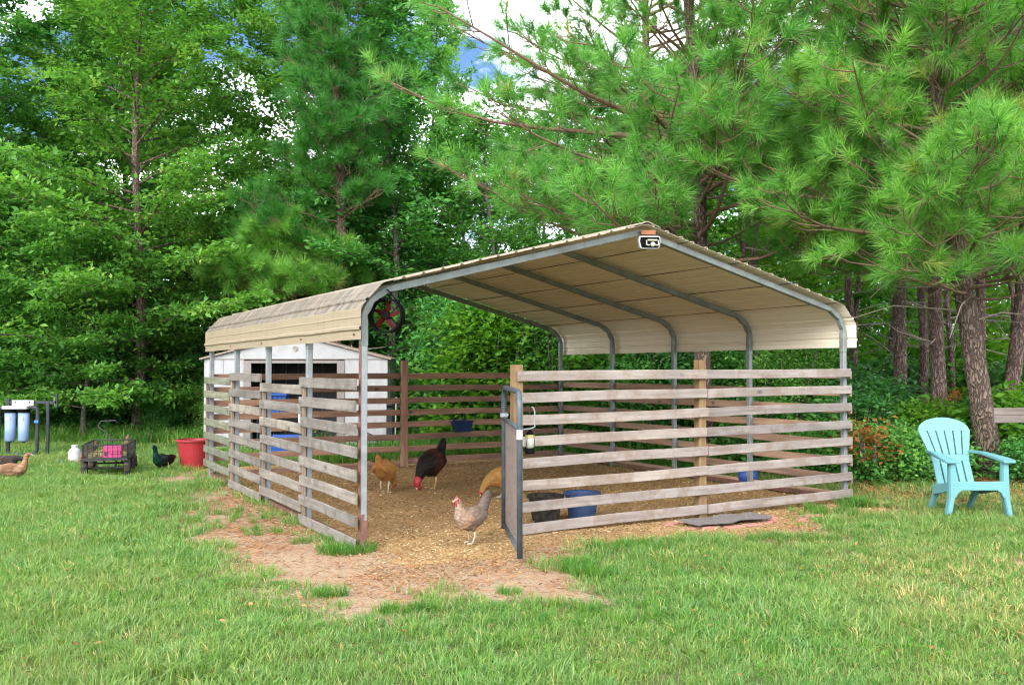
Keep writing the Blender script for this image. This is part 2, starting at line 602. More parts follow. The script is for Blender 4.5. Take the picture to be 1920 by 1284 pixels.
def poly_dist(x, y, poly):
    """signed distance, positive inside"""
    x, y = np.asarray(x, float), np.asarray(y, float)
    d = np.full(x.shape, 1e9)
    ins = np.zeros(x.shape, bool)
    n = len(poly)
    for i in range(n):
        ax, ay = poly[i]
        bx, by = poly[(i + 1) % n]
        ex, ey = bx - ax, by - ay
        t = np.clip(((x - ax) * ex + (y - ay) * ey) / (ex * ex + ey * ey), 0, 1)
        d = np.minimum(d, np.hypot(x - ax - t * ex, y - ay - t * ey))
        c = ((ay > y) != (by > y)) & (x < (bx - ax) * (y - ay) / ((by - ay) if by != ay else 1e-9) + ax)
        ins ^= c
    return np.where(ins, d, -d)


DIRT = [(-3.55, 9.5), (-2.85, 8.25), (-2.15, 7.10), (-1.62, 6.45), (-1.42, 6.02), (-0.92, 5.72), (-0.52, 5.92), (-0.22, 6.25), (0.14, 6.12), (0.60, 6.25), (0.48, 7.1),
        (0.80, 7.85), (1.61, 8.22), (2.79, 8.55), (3.37, 9.6), (3.75, 10.4), (3.17, 11.36), (-1.29, 8.3), (-3.75, 12.43), (-3.75, 11.36), (-3.55, 10.27)]
DIRT2 = [(-4.75, 12.4), (-4.9, 13.37), (-4.9, 14.3), (-4.2, 13.5), (-4.3, 12.4)]
WX = [-60, -9, -6, -2, 0.2, 1.5, 3.0, 4.2, 6, 12, 60]
WY = [21.5, 20.3, 19.9, 18.6, 17.4, 16.2, 14.2, 12.25, 12.2, 11.6, 11.0]


def cover(x, y):
    wob = (fbm(x, y, 0.9) - 0.5) * 0.8 + (fbm(x, y, 3.1) - 0.5) * 0.5
    db = np.maximum(poly_dist(x, y, DIRT), poly_dist(x, y, DIRT2))
    bare = np.clip(0.5 + (db + wob * 0.75 + (fbm(x, y, 7.0) - 0.5) * 0.45) / 0.80, 0, 1)
    spots = np.clip((fbm(x + 31, y, 0.8) - 0.80) / 0.05, 0, 1) * (np.asarray(y) < 9.5)
    bare = np.maximum(bare, spots * 0.8)
    u, v = to_uv(x, y)
    dp = np.minimum(np.minimum(u + 0.05, W + 0.05 - u), np.minimum(v + 0.9, DEP + 1.2 - v))
    pen = np.clip(0.5 + (dp + wob * 0.9 * (v < 0.3)) / 0.3, 0, 1)
    wy = np.interp(x, WX, WY)
    lit = np.clip(0.5 + (y - wy + wob * 0.9) / 0.6, 0, 1)
    straw = np.clip((y - wy + 1.75 + wob) / 0.5, 0, 1) * np.clip((x - 3.8) / 0.4, 0, 1) * np.clip(0.55 + wob * 1.2, 0, 1)
    lit = np.maximum(lit, straw)
    return bare, pen, lit


def gz(x, y):
    """height of the ground"""
    return (fbm(x, y, 5.5) - 0.5) * 0.022 + (fbm(x, y, 0.45) - 0.5) * 0.05 + (fbm(x, y, 2.2) - 0.5) * 0.015 - 0.012


# ------------------------------------------------------------------ ground sheet
def axis(lo, a, b, hi, fine, n):
    l = a - np.geomspace(fine * 2, a - lo, n)[::-1]
    h = b + np.geomspace(fine * 2, hi - b, n)
    return np.concatenate([l, np.arange(a, b, fine), h])


gx = axis(-260, -9, 9, 260, 0.085, 26)
gy = axis(-60, 3.2, 20, 400, 0.085, 26)
GX, GY = np.meshgrid(gx, gy)
GZ = gz(GX, GY)
nx, ny = len(gx), len(gy)
idx = np.arange(nx * ny).reshape(ny, nx)
Fq = np.stack([idx[:-1, :-1], idx[:-1, 1:], idx[1:, 1:], idx[1:, :-1]], -1).reshape(-1, 4)
gme = np_mesh('ground', np.stack([GX, GY, GZ], -1).reshape(-1, 3), Fq, M['ground'], smooth=True)
b_, p_, l_ = cover(GX.ravel(), GY.ravel())
for nme, arr in (('bare', b_), ('pen', p_), ('litter', l_)):
    a = gme.attributes.new(nme, 'FLOAT', 'POINT')
    a.data.foreach_set('value', arr.astype(np.float32))
tag(link('ground', gme), 'lawn soil, trodden dirt and woodland floor', 'ground', kind='structure')

# ------------------------------------------------------------------ CARPORT
cp = thing('carport', 'tan metal carport roof on grey steel frame over the chicken pen', 'carport', (X0, Y0, 0), TH)


def arc_profile():
    return [(-0.075, 1.755), (-0.075, 2.015), (-0.060, 2.038), (0.115, 2.228), (0.145, 2.243), (W / 2, 2.946)]


def cut(poly, a, b):
    """piece of a polyline between arc lengths a and b"""
    res, s0 = [], 0.0
    for (p, q) in zip(poly[:-1], poly[1:]):
        l = math.hypot(q[0] - p[0], q[1] - p[1])
        for s_ in (a, b):
            pass
        lo, hi = max(a, s0), min(b, s0 + l)
        if hi > lo:
            f = lambda s_: (p[0] + (q[0] - p[0]) * (s_ - s0) / l, p[1] + (q[1] - p[1]) * (s_ - s0) / l)
            if not res: res.append(f(lo))
            res.append(f(hi))
        s0 += l
    return res, s0


def ribbed(poly, pitch=0.19, h=0.016):
    """corrugate a polyline: raised ribs at a fixed pitch, offset along the outward normal"""
    pts, s0 = [], 0.0
    nxt = pitch * 0.5
    for (p, q) in zip(poly[:-1], poly[1:]):
        l = math.hypot(q[0] - p[0], q[1] - p[1])
        d = ((q[0] - p[0]) / l, (q[1] - p[1]) / l)
        n = (-d[1], d[0])
        pts.append(p)
        while nxt < s0 + l - 0.02:
            s_ = nxt - s0
            if s_ > 0.025:
                for ds, hh in ((-0.022, 0), (-0.010, h), (0.010, h), (0.022, 0)):
                    t = s_ + ds
                    pts.append((p[0] + d[0] * t + n[0] * hh, p[1] + d[1] * t + n[1] * hh))
                if s_ + pitch / 2 < l - 0.02:
                    for ds, hh in ((-0.010, 0), (0.0, h * 0.3), (0.010, 0)):
                        t = s_ + pitch / 2 + ds
                        pts.append((p[0] + d[0] * t + n[0] * hh, p[1] + d[1] * t + n[1] * hh))
            nxt += pitch
        s0 += l
    pts.append(poly[-1])
    return pts


def sheet(poly, v0, v1, lift, mirror, mat_, name='roof_sheet', th=0.004, nv=14, wav=0.006):
    rp_ = ribbed(poly)
    rp_ = [(a, b + lift) for a, b in rp_]
    up = rp_
    lo = []
    for i in range(len(rp_)):
        a = rp_[max(i - 1, 0)]
        b = rp_[min(i + 1, len(rp_) - 1)]
        l = math.hypot(b[0] - a[0], b[1] - a[1]) or 1
        lo.append((rp_[i][0] + (b[1] - a[1]) / l * th, rp_[i][1] - (b[0] - a[0]) / l * th))
    ring = up + lo[::-1]
    n = len(ring)
    vs, fs = [], []
    for j in range(nv + 1):
        v = v0 + (v1 - v0) * j / nv
        for k, (a, b) in enumerate(ring):
            dz = math.sin(v * 4.1 + a * 1.7) * wav * 0.5
            aa = W - a if mirror else a
            vs.append((aa, v, b + dz))
    for j in range(nv):
        for k in range(n):
            fs.append((j * n + k, (j + 1) * n + k, (j + 1) * n + (k + 1) % n, j * n + (k + 1) % n))
    for j in (0, nv):
        for k in range(len(up) - 1):
            fs.append((j * n + k, j * n + k + 1, j * n + n - 2 - k, j * n + n - 1 - k))
    mb = MB()
    nu = len(up) - 1
    n1 = nv * n
    mb.add(vs, fs)
    mb.m = [0 if (i < n1 and (i % n) < nu) or i >= n1 else 1 for i in range(len(fs))]
    return mb.build(name, list(mat_), cp)


PROF = arc_profile()
_, TOT = cut(PROF, 0, 100)
cuts = [0, 0.262, 0.66, 1.42, 2.18, 2.90, TOT]
for mirror in (False, True):
    for i in range(len(cuts) - 1):
        a, b = cuts[i], cuts[i + 1] + (0.03 if i < len(cuts) - 2 else 0)
        pl, _ = cut(PROF, a, b)
        if i == len(cuts) - 2: pl[-1] = (W / 2 - 0.001, pl[-1][1])
        name = 'side_sheet' if i == 0 else 'roof_sheet'
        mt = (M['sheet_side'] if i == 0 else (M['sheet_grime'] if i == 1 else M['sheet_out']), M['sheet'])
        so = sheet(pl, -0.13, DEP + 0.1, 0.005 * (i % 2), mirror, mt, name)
        if i == 1 and not mirror: so['label'] = 'grime streaked bend of the roof edge'
    for i in range(2, len(cuts) - 1):                      # dark strips: shadow and dirt at the laps painted as lines
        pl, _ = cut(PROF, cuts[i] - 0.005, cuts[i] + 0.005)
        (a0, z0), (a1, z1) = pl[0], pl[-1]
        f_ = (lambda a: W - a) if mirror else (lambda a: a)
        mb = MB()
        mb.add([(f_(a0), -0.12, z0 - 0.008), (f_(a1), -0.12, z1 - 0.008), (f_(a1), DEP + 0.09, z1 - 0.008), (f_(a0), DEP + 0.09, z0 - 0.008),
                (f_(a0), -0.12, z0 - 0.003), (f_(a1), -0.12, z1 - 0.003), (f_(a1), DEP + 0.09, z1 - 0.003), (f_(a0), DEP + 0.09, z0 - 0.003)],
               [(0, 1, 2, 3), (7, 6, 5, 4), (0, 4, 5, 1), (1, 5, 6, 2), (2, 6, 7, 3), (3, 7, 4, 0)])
        mb.build('lap_shade_strip', M['seam'], cp)
pk = MB()                                                  # ridge cap
pk.prism([(W / 2 - 0.16, 2.918), (W / 2, 2.968), (W / 2 + 0.16, 2.918), (W / 2 + 0.16, 2.926), (W / 2, 2.977), (W / 2 - 0.16, 2.926)], 'y', -0.135, DEP + 0.105)
pk.build('ridge_cap', M['sheet_out'], cp)


def square_sweep(path, wd):
    """square tube along a path in the u-z plane, mitred"""
    vs, fs = [], []
    n = len(path)
    for i, p in enumerate(path):
        d0 = Vector((path[i][0] - path[i - 1][0], path[i][1] - path[i - 1][1])) if i > 0 else None
        d1 = Vector((path[i + 1][0] - path[i][0], path[i + 1][1] - path[i][1])) if i < n - 1 else None
        if d0 is None: d0 = d1
        if d1 is None: d1 = d0
        d0, d1 = d0.normalized(), d1.normalized()
        t = (d0 + d1).normalized()
        nn = Vector((-t.y, t.x)) / max(0.4, t.dot(d0))
        crush = p[2] if len(p) > 2 else 1.0
        h = wd / 2
        for a, b in ((-h, -h * crush), (h, -h * crush), (h, h), (-h, h)):
            vs.append((p[0] + nn.x * b, a, p[1] + nn.y * b))
    for i in range(n - 1):
        for k in range(4):
            fs.append((i * 4 + k, (i + 1) * 4 + k, (i + 1) * 4 + (k + 1) % 4, i * 4 + (k + 1) % 4))
    fs += [(3, 2, 1, 0), tuple((n - 1) * 4 + k for k in range(4))]
    mb = MB()
    return mb.add(vs, fs)


half = [(0, 1.70), (0, 1.90), (0.006, 1.965, 0.6), (0.030, 2.025), (0.070, 2.085, 0.6), (0.130, 2.140), (0.215, 2.185, 0.6), (0.33, 2.222), (0.6, 2.290)]
bow = half + [(W / 2, 2.880)] + [(W - p[0],) + tuple(p[1:]) for p in half[::-1]]
bow_mesh = square_sweep(bow, 0.064).mesh('roof_bow', M['steel_bow'], bevel=0.006)
bow_front = square_sweep(bow, 0.064).mesh('roof_bow', M['steel_front'], bevel=0.006)
lm = MB()
lm.box((0, 0, 0.84), (0.057, 0.057, 1.78))
leg_mesh = lm.mesh('leg', M['steel'], bevel=0.005)
for k in range(5):
    link('roof_bow', bow_front if k == 0 else bow_mesh, cp, (0, k * S, 0))
    link('leg', leg_mesh, cp, (0, k * S, 0))
    link('leg', leg_mesh, cp, (W, k * S, 0))
mb = MB()
mb.box((0.0, -0.030, 0.08), (0.058, 0.004, 0.30))
mb.box((-0.012, -0.030, 0.255), (0.030, 0.0035, 0.06))
mb.box((-0.030, 0.0, 0.84), (0.004, 0.056, 1.76))
ru = mb.build('rust_streak', M['rust'], cp)
ru['label'] = 'rusty red-brown lower end of the front left leg'
for u in (0, W):
    mb = MB()
    mb.box((u, DEP / 2, 0.02), (0.05, DEP - 0.07, 0.05))
    mb.build('base_rail', M['rust'], cp)
scr = MB()
scr.lathe([(0.011, 0), (0.011, 0.006), (0.004, 0.008)], 8)
scr_me = scr.mesh('screw', M['rust'])
for k in range(5):
    o = link('screw', scr_me, cp, (-0.080, k * S + 0.02, 1.80), (0, -PI / 2, 0))

# ------------------------------------------------------------------ boards
def board_mesh(name, mat_, ln, h, t, bow_=0.0, seg=6):
    """board along X, thickness Y, height Z, origin at its middle; slightly bowed and nicked"""
    mb = MB()
    vs, fs = [], []
    for i in range(seg + 1):
        x = -ln / 2 + ln * i / seg
        b = bow_ * math.sin(PI * i / seg)
        j = random.uniform(-0.0025, 0.0025)
        e = 0.004
        for y, z in ((-t / 2 + e, -h / 2), (t / 2 - e, -h / 2), (t / 2, -h / 2 + e), (t / 2, h / 2 - e), (t / 2 - e, h / 2), (-t / 2 + e, h / 2), (-t / 2, h / 2 - e), (-t / 2, -h / 2 + e)):
            vs.append((x, y + b * 0.6, z + b + j))
    for i in range(seg):
        for k in range(8):
            fs.append((i * 8 + k, (i + 1) * 8 + k, (i + 1) * 8 + (k + 1) % 8, i * 8 + (k + 1) % 8))
    fs += [tuple(range(8)), tuple(seg * 8 + k for k in reversed(range(8)))]
    return mb.add(vs, fs).mesh(name, mat_)


# front fence: pale boards on two timber posts
ff = thing('board_fence', 'pale weathered board fence across the front of the pen on two tan posts', 'fence', cw(1.45, -0.06), TH)
fb = [[board_mesh('board', M['front_board'], ln, 0.094, 0.026, b) for b in (0.004, -0.005, 0.007)] for ln in (2.265, 2.15)]
for r in range(8):
    for s_, (ua, ub) in enumerate(((1.455, 3.722), (3.726, 5.878))):
        um = (ua + ub) / 2 + random.uniform(-0.012, 0.012)
        zl = 1.44 - 0.2005 * r + (um - 1.45) * (0.006 + r * 0.0008)
        link('board', fb[s_][(r * 2 + s_) % 3], ff, (um - 1.45, -0.018, zl), (0, -0.0065 - r * 0.0009 + random.uniform(-0.002, 0.002), 0))
for u, h in ((1.49, 1.545), (3.685, 1.60)):
    mb = MB()
    mb.box((0, 0, 0), (h + 0.1, 0.092, 0.092))
    link('post', mb.mesh('post', M['post'], bevel=0.006), ff, (u - 1.45, 0.045, h / 2 - 0.05), (0, PI / 2, 0))

# rear fence: red-brown rails
rf = thing('rail_fence', 'red-brown rail fence across the back of the pen before green bushes', 'fence', cw(0, DEP), TH)
rb = [board_mesh('rail', M['rear_board'], ln, 0.09, 0.03, 0.004) for ln in (2.96, 2.92)]
for r in range(8):
    for s_, (ua, ub) in enumerate(((-0.02, 2.935), (2.945, 5.86))):
        link('rail', rb[s_], rf, ((ua + ub) / 2, 0.062, 1.395 - 0.190 * r - (0.06 if s_ == 0 and r == 7 else 0)), (0, random.uniform(-0.004, 0.004), 0))
mb = MB()
mb.box((0, 0, 0), (1.75, 0.092, 0.092))
link('post', mb.mesh('post', M['rear_board'], bevel=0.006), rf, (2.94, 0.0, 0.77), (0, PI / 2, 0))

# right side fence
sf = thing('side_fence', 'brown weathered board fence along the right side of the pen', 'fence', cw(W, 0), TH)
sb = [board_mesh('board', M['side_board'], 3.10, 0.09, 0.028, b) for b in (0.006, -0.005)]
for r in range(8):
    for s_, vm in enumerate((1.48, 4.58)):
        link('board', sb[(r + s_) % 2], sf, (0.047, vm, 1.44 - 0.2 * r), (0, 0, PI / 2))
        if s_ == 1: pass

# left side: four pallets stood on edge between the legs
def pallet(v0, v1, top, rows, label, mt, green=False):
    p = thing('pallet_panel', label, 'pallet', cw(-0.018, (v0 + v1) / 2), TH, 'pallets walling the left side of the pen')
    ln = v1 - v0
    ms = [board_mesh('board', mt, ln, 0.096, 0.02, b) for b in (0.003, -0.004, 0.006)]
    for r in range(rows):
        link('board', ms[random.randrange(3)], p, (-0.068, random.uniform(-0.015, 0.015), top - 0.048 - 0.1915 * r),
             (random.uniform(-0.006, 0.006), 0, PI / 2))
    for k, vv in enumerate((-ln / 2 + 0.045, 0.02, ln / 2 - 0.045)):
        if k != 2: continue
        mb = MB()
        mb.box((0, 0, 0), (0.1915 * (rows - 1) + 0.10, 0.04, 0.036))
        link('stringer', mb.mesh('stringer', M['stringer'], bevel=0.004), p, (-0.0385, vv, top - 0.0 - (0.1915 * (rows - 1) + 0.10) / 2), (0, PI / 2, PI / 2 if False else 0))
    return p


p1 = pallet(-0.055, 1.545, 1.428, 8, 'grey wooden pallet panel nearest the pen opening with eight slats', M['pallet'])
p2 = pallet(1.50, 3.06, 1.352, 7, 'grey wooden pallet panel set lower, second from the pen opening', M['pallet'])
p3 = pallet(3.05, 4.60, 1.455, 8, 'grey wooden pallet panel standing highest, third from the pen opening', M['pallet'])
p4 = pallet(4.58, 6.15, 1.395, 7, 'algae tinged wooden pallet panel at the far corner by the red tub', M['pallet_green'])
tg = MB()
tg.box((0, 0, 0), (0.004, 0.055, 0.085))
tag(tg.build('paper_tag', plain('paper_white', (0.600, 0.600, 0.585)), None, cw(-0.100, 1.515, 1.02), (0, 0, TH)), 'small white tag fixed between two pallet panels', 'tag')

# ------------------------------------------------------------------ gate
M['gate'] = plain('blue_grey_gate_paint', (0.0484, 0.0659, 0.0827), (0.0914, 0.1089, 0.1196), 10, 0.5, 0.3, rnd=0.0)
M['wire'] = plain('gate_wire', (0.20, 0.16, 0.14), (0.13, 0.10, 0.09), 30, 0.7, 0.4)
M['white'] = plain('white_plastic', (0.4099, 0.4099, 0.4040), (0.3545, 0.3545, 0.3478), 6, 0.45, grime=0.3)
M['black'] = plain('black_plastic', (0.0024, 0.0024, 0.0028), (0.0048, 0.0048, 0.0052), 8, 0.6, spec=0.05)
M['rubber'] = plain('dusty_rubber', (0.0180, 0.0168, 0.0156), (0.0720, 0.0600, 0.0480), 14, 0.9, spec=0.08)
M['blue'] = plain('blue_plastic', (0.0126, 0.0697, 0.3150), (0.0109, 0.0571, 0.2520), 5, 0.4, grime=0.3)
M['navy'] = plain('navy_plastic', (0.0084, 0.0245, 0.0700), (0.0140, 0.0350, 0.0910), 5, 0.5, spec=0.12)
M['bluegrey'] = plain('dull_blue_plastic', (0.0235, 0.0571, 0.1613), (0.0336, 0.0739, 0.1814), 5, 0.55, grime=0.4)
M['red'] = plain('red_plastic', (0.3024, 0.0210, 0.0269), (0.2537, 0.0185, 0.0244), 4, 0.4, grime=0.35)
M['pink'] = plain('pink_plastic', (0.4200, 0.0462, 0.1596), (0.3696, 0.0378, 0.1386), 5, 0.4)

gt = thing('pen_gate', 'blue-grey tube gate with wire mesh standing open toward the camera', 'gate', (-0.075, 8.70, 0), math.atan2(-1.37, 0.135))
GL = 1.376
rad = 0.14
def arcp(cx, cz, a0, a1, r, n=6):
    return [(cx + r * math.cos(a0 + (a1 - a0) * i / n), 0, cz + r * math.sin(a0 + (a1 - a0) * i / n)) for i in range(n + 1)]
path = [(0, 0, 0.03)] + arcp(rad, 1.335 - rad, PI, PI / 2, rad) + arcp(GL - rad, 1.325 - rad, PI / 2, 0, rad) + [(GL, 0, 0.03)]
MB().tube(path, 0.0235, 12).build('gate_frame', M['gate'], gt, smooth=True)
MB().tube([(0, 0, 1.05), (GL, 0, 1.035)], 0.019, 10).build('gate_rail', M['gate'], gt, smooth=True)
MB().tube([(0, 0, 0.075), (GL, 0, 0.075)], 0.019, 10).build('gate_rail', M['gate'], gt, smooth=True)
wm = MB()
for i in range(1, 28):
    x = GL * i / 28
    wm.tube([(x, 0.012, 0.07), (x, 0.012, 1.05)], 0.0022, 4, False)
for j in range(1, 14):
    z = 0.075 + 0.97 * j / 14
    wm.tube([(0, 0.016, z), (GL, 0.016, z)], 0.0026, 4, False)
wm.build('wire_mesh', M['wire'], gt)
sp = MB()
for k in range(9):
    sp.lathe([(0.026, 0), (0.032, 0.006), (0.026, 0.012)], 12, (0, 0, 1.13 + 0.017 * k), False)
sp.build('coil_spring', M['gate'], gt)
hg = MB()
hg.box((0.0, 0, 1.08), (0.07, 0.07, 0.035))
hg.tube([(-0.06, 0.03, 1.085), (0.07, 0.03, 1.085)], 0.009, 6)
hg.build('hinge', M['steel'], gt)
MB().lathe([(0.0255, 0), (0.0255, 0.075)], 12, (GL, 0, 0.955), False).build('tape_wrap', M['white'], gt)
hk = MB()
hk.tube([(GL - 0.02, 0.01, 1.03), (GL - 0.05, 0.09, 1.035), (GL - 0.05, 0.125, 1.05), (GL - 0.05, 0.125, 1.17), (GL - 0.05, 0.115, 1.20), (GL - 0.05, 0.10, 1.205)], 0.006, 6)
hk.build('wire_hook', M['steel'], gt)

lt = thing('hanging_lantern', 'small black and white hanging lantern hooked on the open gate', 'lantern', (0.142, 7.44, 0.835), 0.3)
lt.scale = (0.8, 0.8, 0.8)
lg, tl, lb, lo_ = nodes('frosted_glass')
lb.inputs['Base Color'].default_value = (0.34, 0.33, 0.30, 1)
lb.inputs['Roughness'].default_value = 0.35
M['frost'] = lg
MB().lathe([(0.030, 0.05), (0.046, 0.075), (0.052, 0.12), (0.048, 0.165), (0.036, 0.19)], 16).build('glass_jar', M['frost'], lt, smooth=True)
MB().lathe([(0.046, 0), (0.050, 0.02), (0.040, 0.035), (0.032, 0.052)], 16).build('base', M['black'], lt, smooth=True)
MB().lathe([(0.040, 0.186), (0.036, 0.20), (0.018, 0.225), (0.014, 0.26), (0.004, 0.275)], 16).build('cap', M['black'], lt, smooth=True)
MB().lathe([(0.0495, 0.155), (0.050, 0.165), (0.042, 0.188), (0.040, 0.186)], 16, close=False).build('yellow_band', plain('yellow_plastic', (0.30, 0.25, 0.10)), lt)
cg = MB()
for a in (0.6, 2.2, 3.8, 5.4):
    cg.tube([(0.047 * math.cos(a), 0.047 * math.sin(a), 0.02), (0.058 * math.cos(a), 0.058 * math.sin(a), 0.11), (0.038 * math.cos(a), 0.038 * math.sin(a), 0.20)], 0.003, 5)
cg.build('guard_wire', M['black'], lt)

# ------------------------------------------------------------------ fan under the front left corner
M['fanred'] = plain('dark_red_blade', (0.0505, 0.0029, 0.0035), (0.0358, 0.0029, 0.0029), 8, 0.5, spec=0.08)
fx, fy, fz_ = -1.075, 7.99, 1.965
fn = thing('round_fan', 'black ring fan with five dark red blades under the carport corner', 'fan', (fx, fy, fz_), R(-14))
def ring(mb, r0, r1, y0, y1, n=40):
    vs, fs = [], []
    for k in range(n):
        a = 2 * PI * k / n
        for r, y in ((r0, y0), (r1, y0), (r1, y1), (r0, y1)):
            vs.append((r * math.cos(a), y, r * math.sin(a)))
    for k in range(n):
        for j in range(4):
            fs.append((k * 4 + j, ((k + 1) % n) * 4 + j, ((k + 1) % n) * 4 + (j + 1) % 4, k * 4 + (j + 1) % 4))
    return mb.add(vs, fs)
ring(MB(), 0.143, 0.150, -0.035, 0.055).build('shroud', M['black'], fn)
rr_ = MB()
ring(rr_, 0.138, 0.153, -0.042, -0.032)
rr_.build('rim', M['black'], fn)
hb = MB()
hb.prism([(0.034 * math.cos(2 * PI * k / 18), 0.034 * math.sin(2 * PI * k / 18)) for k in range(18)], 'y', -0.03, 0.06)
hb.build('hub', M['black'], fn, bevel=0.004)
bl = MB()
pr = [(0.030, -0.016), (0.055, -0.022), (0.095, -0.010), (0.132, 0.012), (0.136, 0.028), (0.105, 0.026), (0.07, 0.018), (0.032, 0.016)]
n_ = len(pr)
bl.add([(x, -0.012 + z * 0.5, z) for x, z in pr] + [(x, -0.008 + z * 0.5, z) for x, z in pr],
       [tuple(range(n_)), tuple(reversed(range(n_, 2 * n_)))] + [(i, n_ + i, n_ + (i + 1) % n_, (i + 1) % n_) for i in range(n_)])
bme = bl.mesh('blade', M['fanred'])
for k in range(5):
    link('blade', bme, fn, (0, 0, 0), (0, R(-78 + 72 * k), 0))
bk = MB()
for a in (R(45), R(135), R(225), R(315)):
    bk.tube([(0.02 * math.cos(a), 0.055, 0.02 * math.sin(a)), (0.146 * math.cos(a), 0.05, 0.146 * math.sin(a))], 0.004, 6)
bk.build('spider_bracket', M['black'], fn)
MB().tube([(0.145, 0.0, 0.02), (0.09, -0.01, 0.13), (0.03, 0.0, 0.20), (0.0, 0.0, 0.225)], 0.006, 6).build('hanger', M['black'], fn)

# ------------------------------------------------------------------ solar lamp at the gable
lx = thing('solar_floodlight', 'small white rimmed solar floodlight screwed to a wood block under the gable peak', 'light', cw(W / 2 + 0.01, -0.15, 2.755), TH - 0.42)
MB().box((0, 0.06, 0.115), (0.1478, 0.0319, 0.0470)).build('wood_block', plain('orange_wood', (0.2646, 0.1075, 0.0378), (0.2016, 0.0756, 0.0286), 18, 0.7), lx, bevel=0.003)
hs = MB()
hs.prism([(-0.105, 0.07), (0.105, 0.07), (0.112, 0.02), (0.098, -0.045), (0.085, -0.058), (-0.085, -0.058), (-0.098, -0.045), (-0.112, 0.02)], 'y', -0.01, 0.05)
hs.build('housing', M['white'], lx, bevel=0.006)
ps = MB()
ps.prism([(-0.093, 0.058), (0.093, 0.058), (0.099, 0.018), (0.086, -0.040), (0.077, -0.047), (-0.077, -0.047), (-0.086, -0.040), (-0.099, 0.018)], 'y', -0.016, -0.0105)
ps.build('lens_panel', M['black'], lx)
for q in ((-0.075, -0.02, 0.0), (0.03, 0.028, 0)):
    pass
sg = MB()
sg.box((0.025, -0.019, 0.030), (0.095, 0.004, 0.013))
sg.box((-0.035, -0.019, 0.005), (0.010, 0.004, 0.045))
sg.box((0.085, -0.019, 0.005), (0.010, 0.004, 0.045))
sg.box((-0.018, -0.019, -0.020), (0.030, 0.004, 0.010))
sg.box((0.070, -0.019, -0.020), (0.030, 0.004, 0.010))
sg.build('led_strip', plain('pale_yellow_led', (0.595, 0.581, 0.350), (0.560, 0.546, 0.315)), lx)
MB().lathe([(0.026, 0), (0.024, 0.014), (0.012, 0.024), (0.003, 0.026)], 14).build('motion_sensor', M['white'], lx, (0.028, -0.016, -0.015), (PI / 2, 0, 0), smooth=True)

# ------------------------------------------------------------------ buckets and tubs
def bucket(name, label, cat, loc, r0, r1, h, mt, handle=False, rim=0.018, n=32, group=None):
    o = thing(name, label, cat, loc, random.uniform(0, 6))
    t = 0.006
    MB().lathe([(r0 * 0.97, 0.004), (r0, 0.0), (r0 + (r1 - r0) * 0.5, h * 0.5), (r1, h), (r1 - t, h), (r0 - t, 0.012)], n).build('wall', mt, o, smooth=False)
    MB().lathe([(r1 - 0.001, h - 0.028), (r1 + rim, h - 0.022), (r1 + rim, h + 0.004), (r1 - t - 0.002, h + 0.004)], n, close=False).build('rim', mt, o)
    if handle:
        pts = [(r1 * math.cos(a) * 1.02, r1 * math.sin(a) * 1.02, h - 0.02 + 0.0 * a) for a in np.linspace(0, PI, 14)]
        MB().tube([(p[0], p[1] * 1.06, p[2] - 0.0) for p in pts], 0.004, 6).build('handle', M['steel'], o)
    return o


bucket('feed_tub', 'black rubber tub behind the front boards beside the open gate', 'tub', (0.33, 9.30, gz(0.33, 9.30)), 0.125, 0.17, 0.27, M['rubber'], True)
bucket('feed_tub', 'dull blue tub behind the front boards right of the black tub', 'tub', (0.71, 9.52, gz(0.71, 9.52)), 0.13, 0.175, 0.27, M['bluegrey'], True)
bucket('muck_tub', 'big red plastic tub on the grass at the far left corner of the pen', 'tub', (-4.88, 14.35, gz(-4.88, 14.35)), 0.185, 0.245, 0.45, M['red'], False, 0.024)
for a in (0, PI):
    MB_ = MB()
    MB_.tube([(0.26 * math.cos(a + d), 0.26 * math.sin(a + d), 0.42 + e) for d, e in ((-0.25, 0), (-0.2, 0.03), (0.2, 0.03), (0.25, 0))], 0.008, 6)
    MB_.build('rope_handle', M['red'], bpy.data.objects['muck_tub'])

bs = thing('play_ball', 'blue ball lying on the bedding by the right side fence', 'ball', (3.10, 12.30, gz(3.1, 12.3) + 0.125))
me_ = bpy.data.meshes.new('ball_skin')
bm_ = bmesh.new()
bmesh.ops.create_uvsphere(bm_, u_segments=28, v_segments=16, radius=0.128)
bm_.to_mesh(me_); bm_.free()
me_.materials.append(M['blue'])
me_.polygons.foreach_set('use_smooth', [True] * len(me_.polygons))
link('ball_skin', me_, bs)
MB().lathe([(0.006, 0.124), (0.012, 0.128), (0.012, 0.1295), (0.004, 0.130)], 10).build('valve', M['navy'], bs)

# feeder trough clipped over a rear rail
tr_ = thing('hook_feeder', 'dark navy hook-over feed trough hung on the rear rails', 'feeder', cw(3.92, DEP - 0.07, 0.50), TH)
t2 = MB()
def taper_tub(mb, wx, wy, h, k=0.8, t=0.008):
    a = [(-wx * k, -wy * k), (wx * k, -wy * k), (wx * k, wy * k), (-wx * k, wy * k)]
    b = [(-wx, -wy), (wx, -wy), (wx, wy), (-wx, wy)]
    c = [(x * (1 - t / wx), y * (1 - t / wy)) for x, y in b]
    d = [(x * (1 - t / wx), y * (1 - t / wy)) for x, y in a]
    vs = [(x, y, 0) for x, y in a] + [(x, y, h) for x, y in b] + [(x, y, h) for x, y in c] + [(x, y, t) for x, y in d]
    fs = [(3, 2, 1, 0)]
    for l in range(3):
        for i in range(4):
            fs.append((l * 4 + i, l * 4 + (i + 1) % 4, (l + 1) * 4 + (i + 1) % 4, (l + 1) * 4 + i))
    fs.append((12, 13, 14, 15))
    return mb.add(vs, fs)
taper_tub(t2, 0.15, 0.09, 0.165)
t2.build('trough', M['navy'], tr_)
rm = MB()
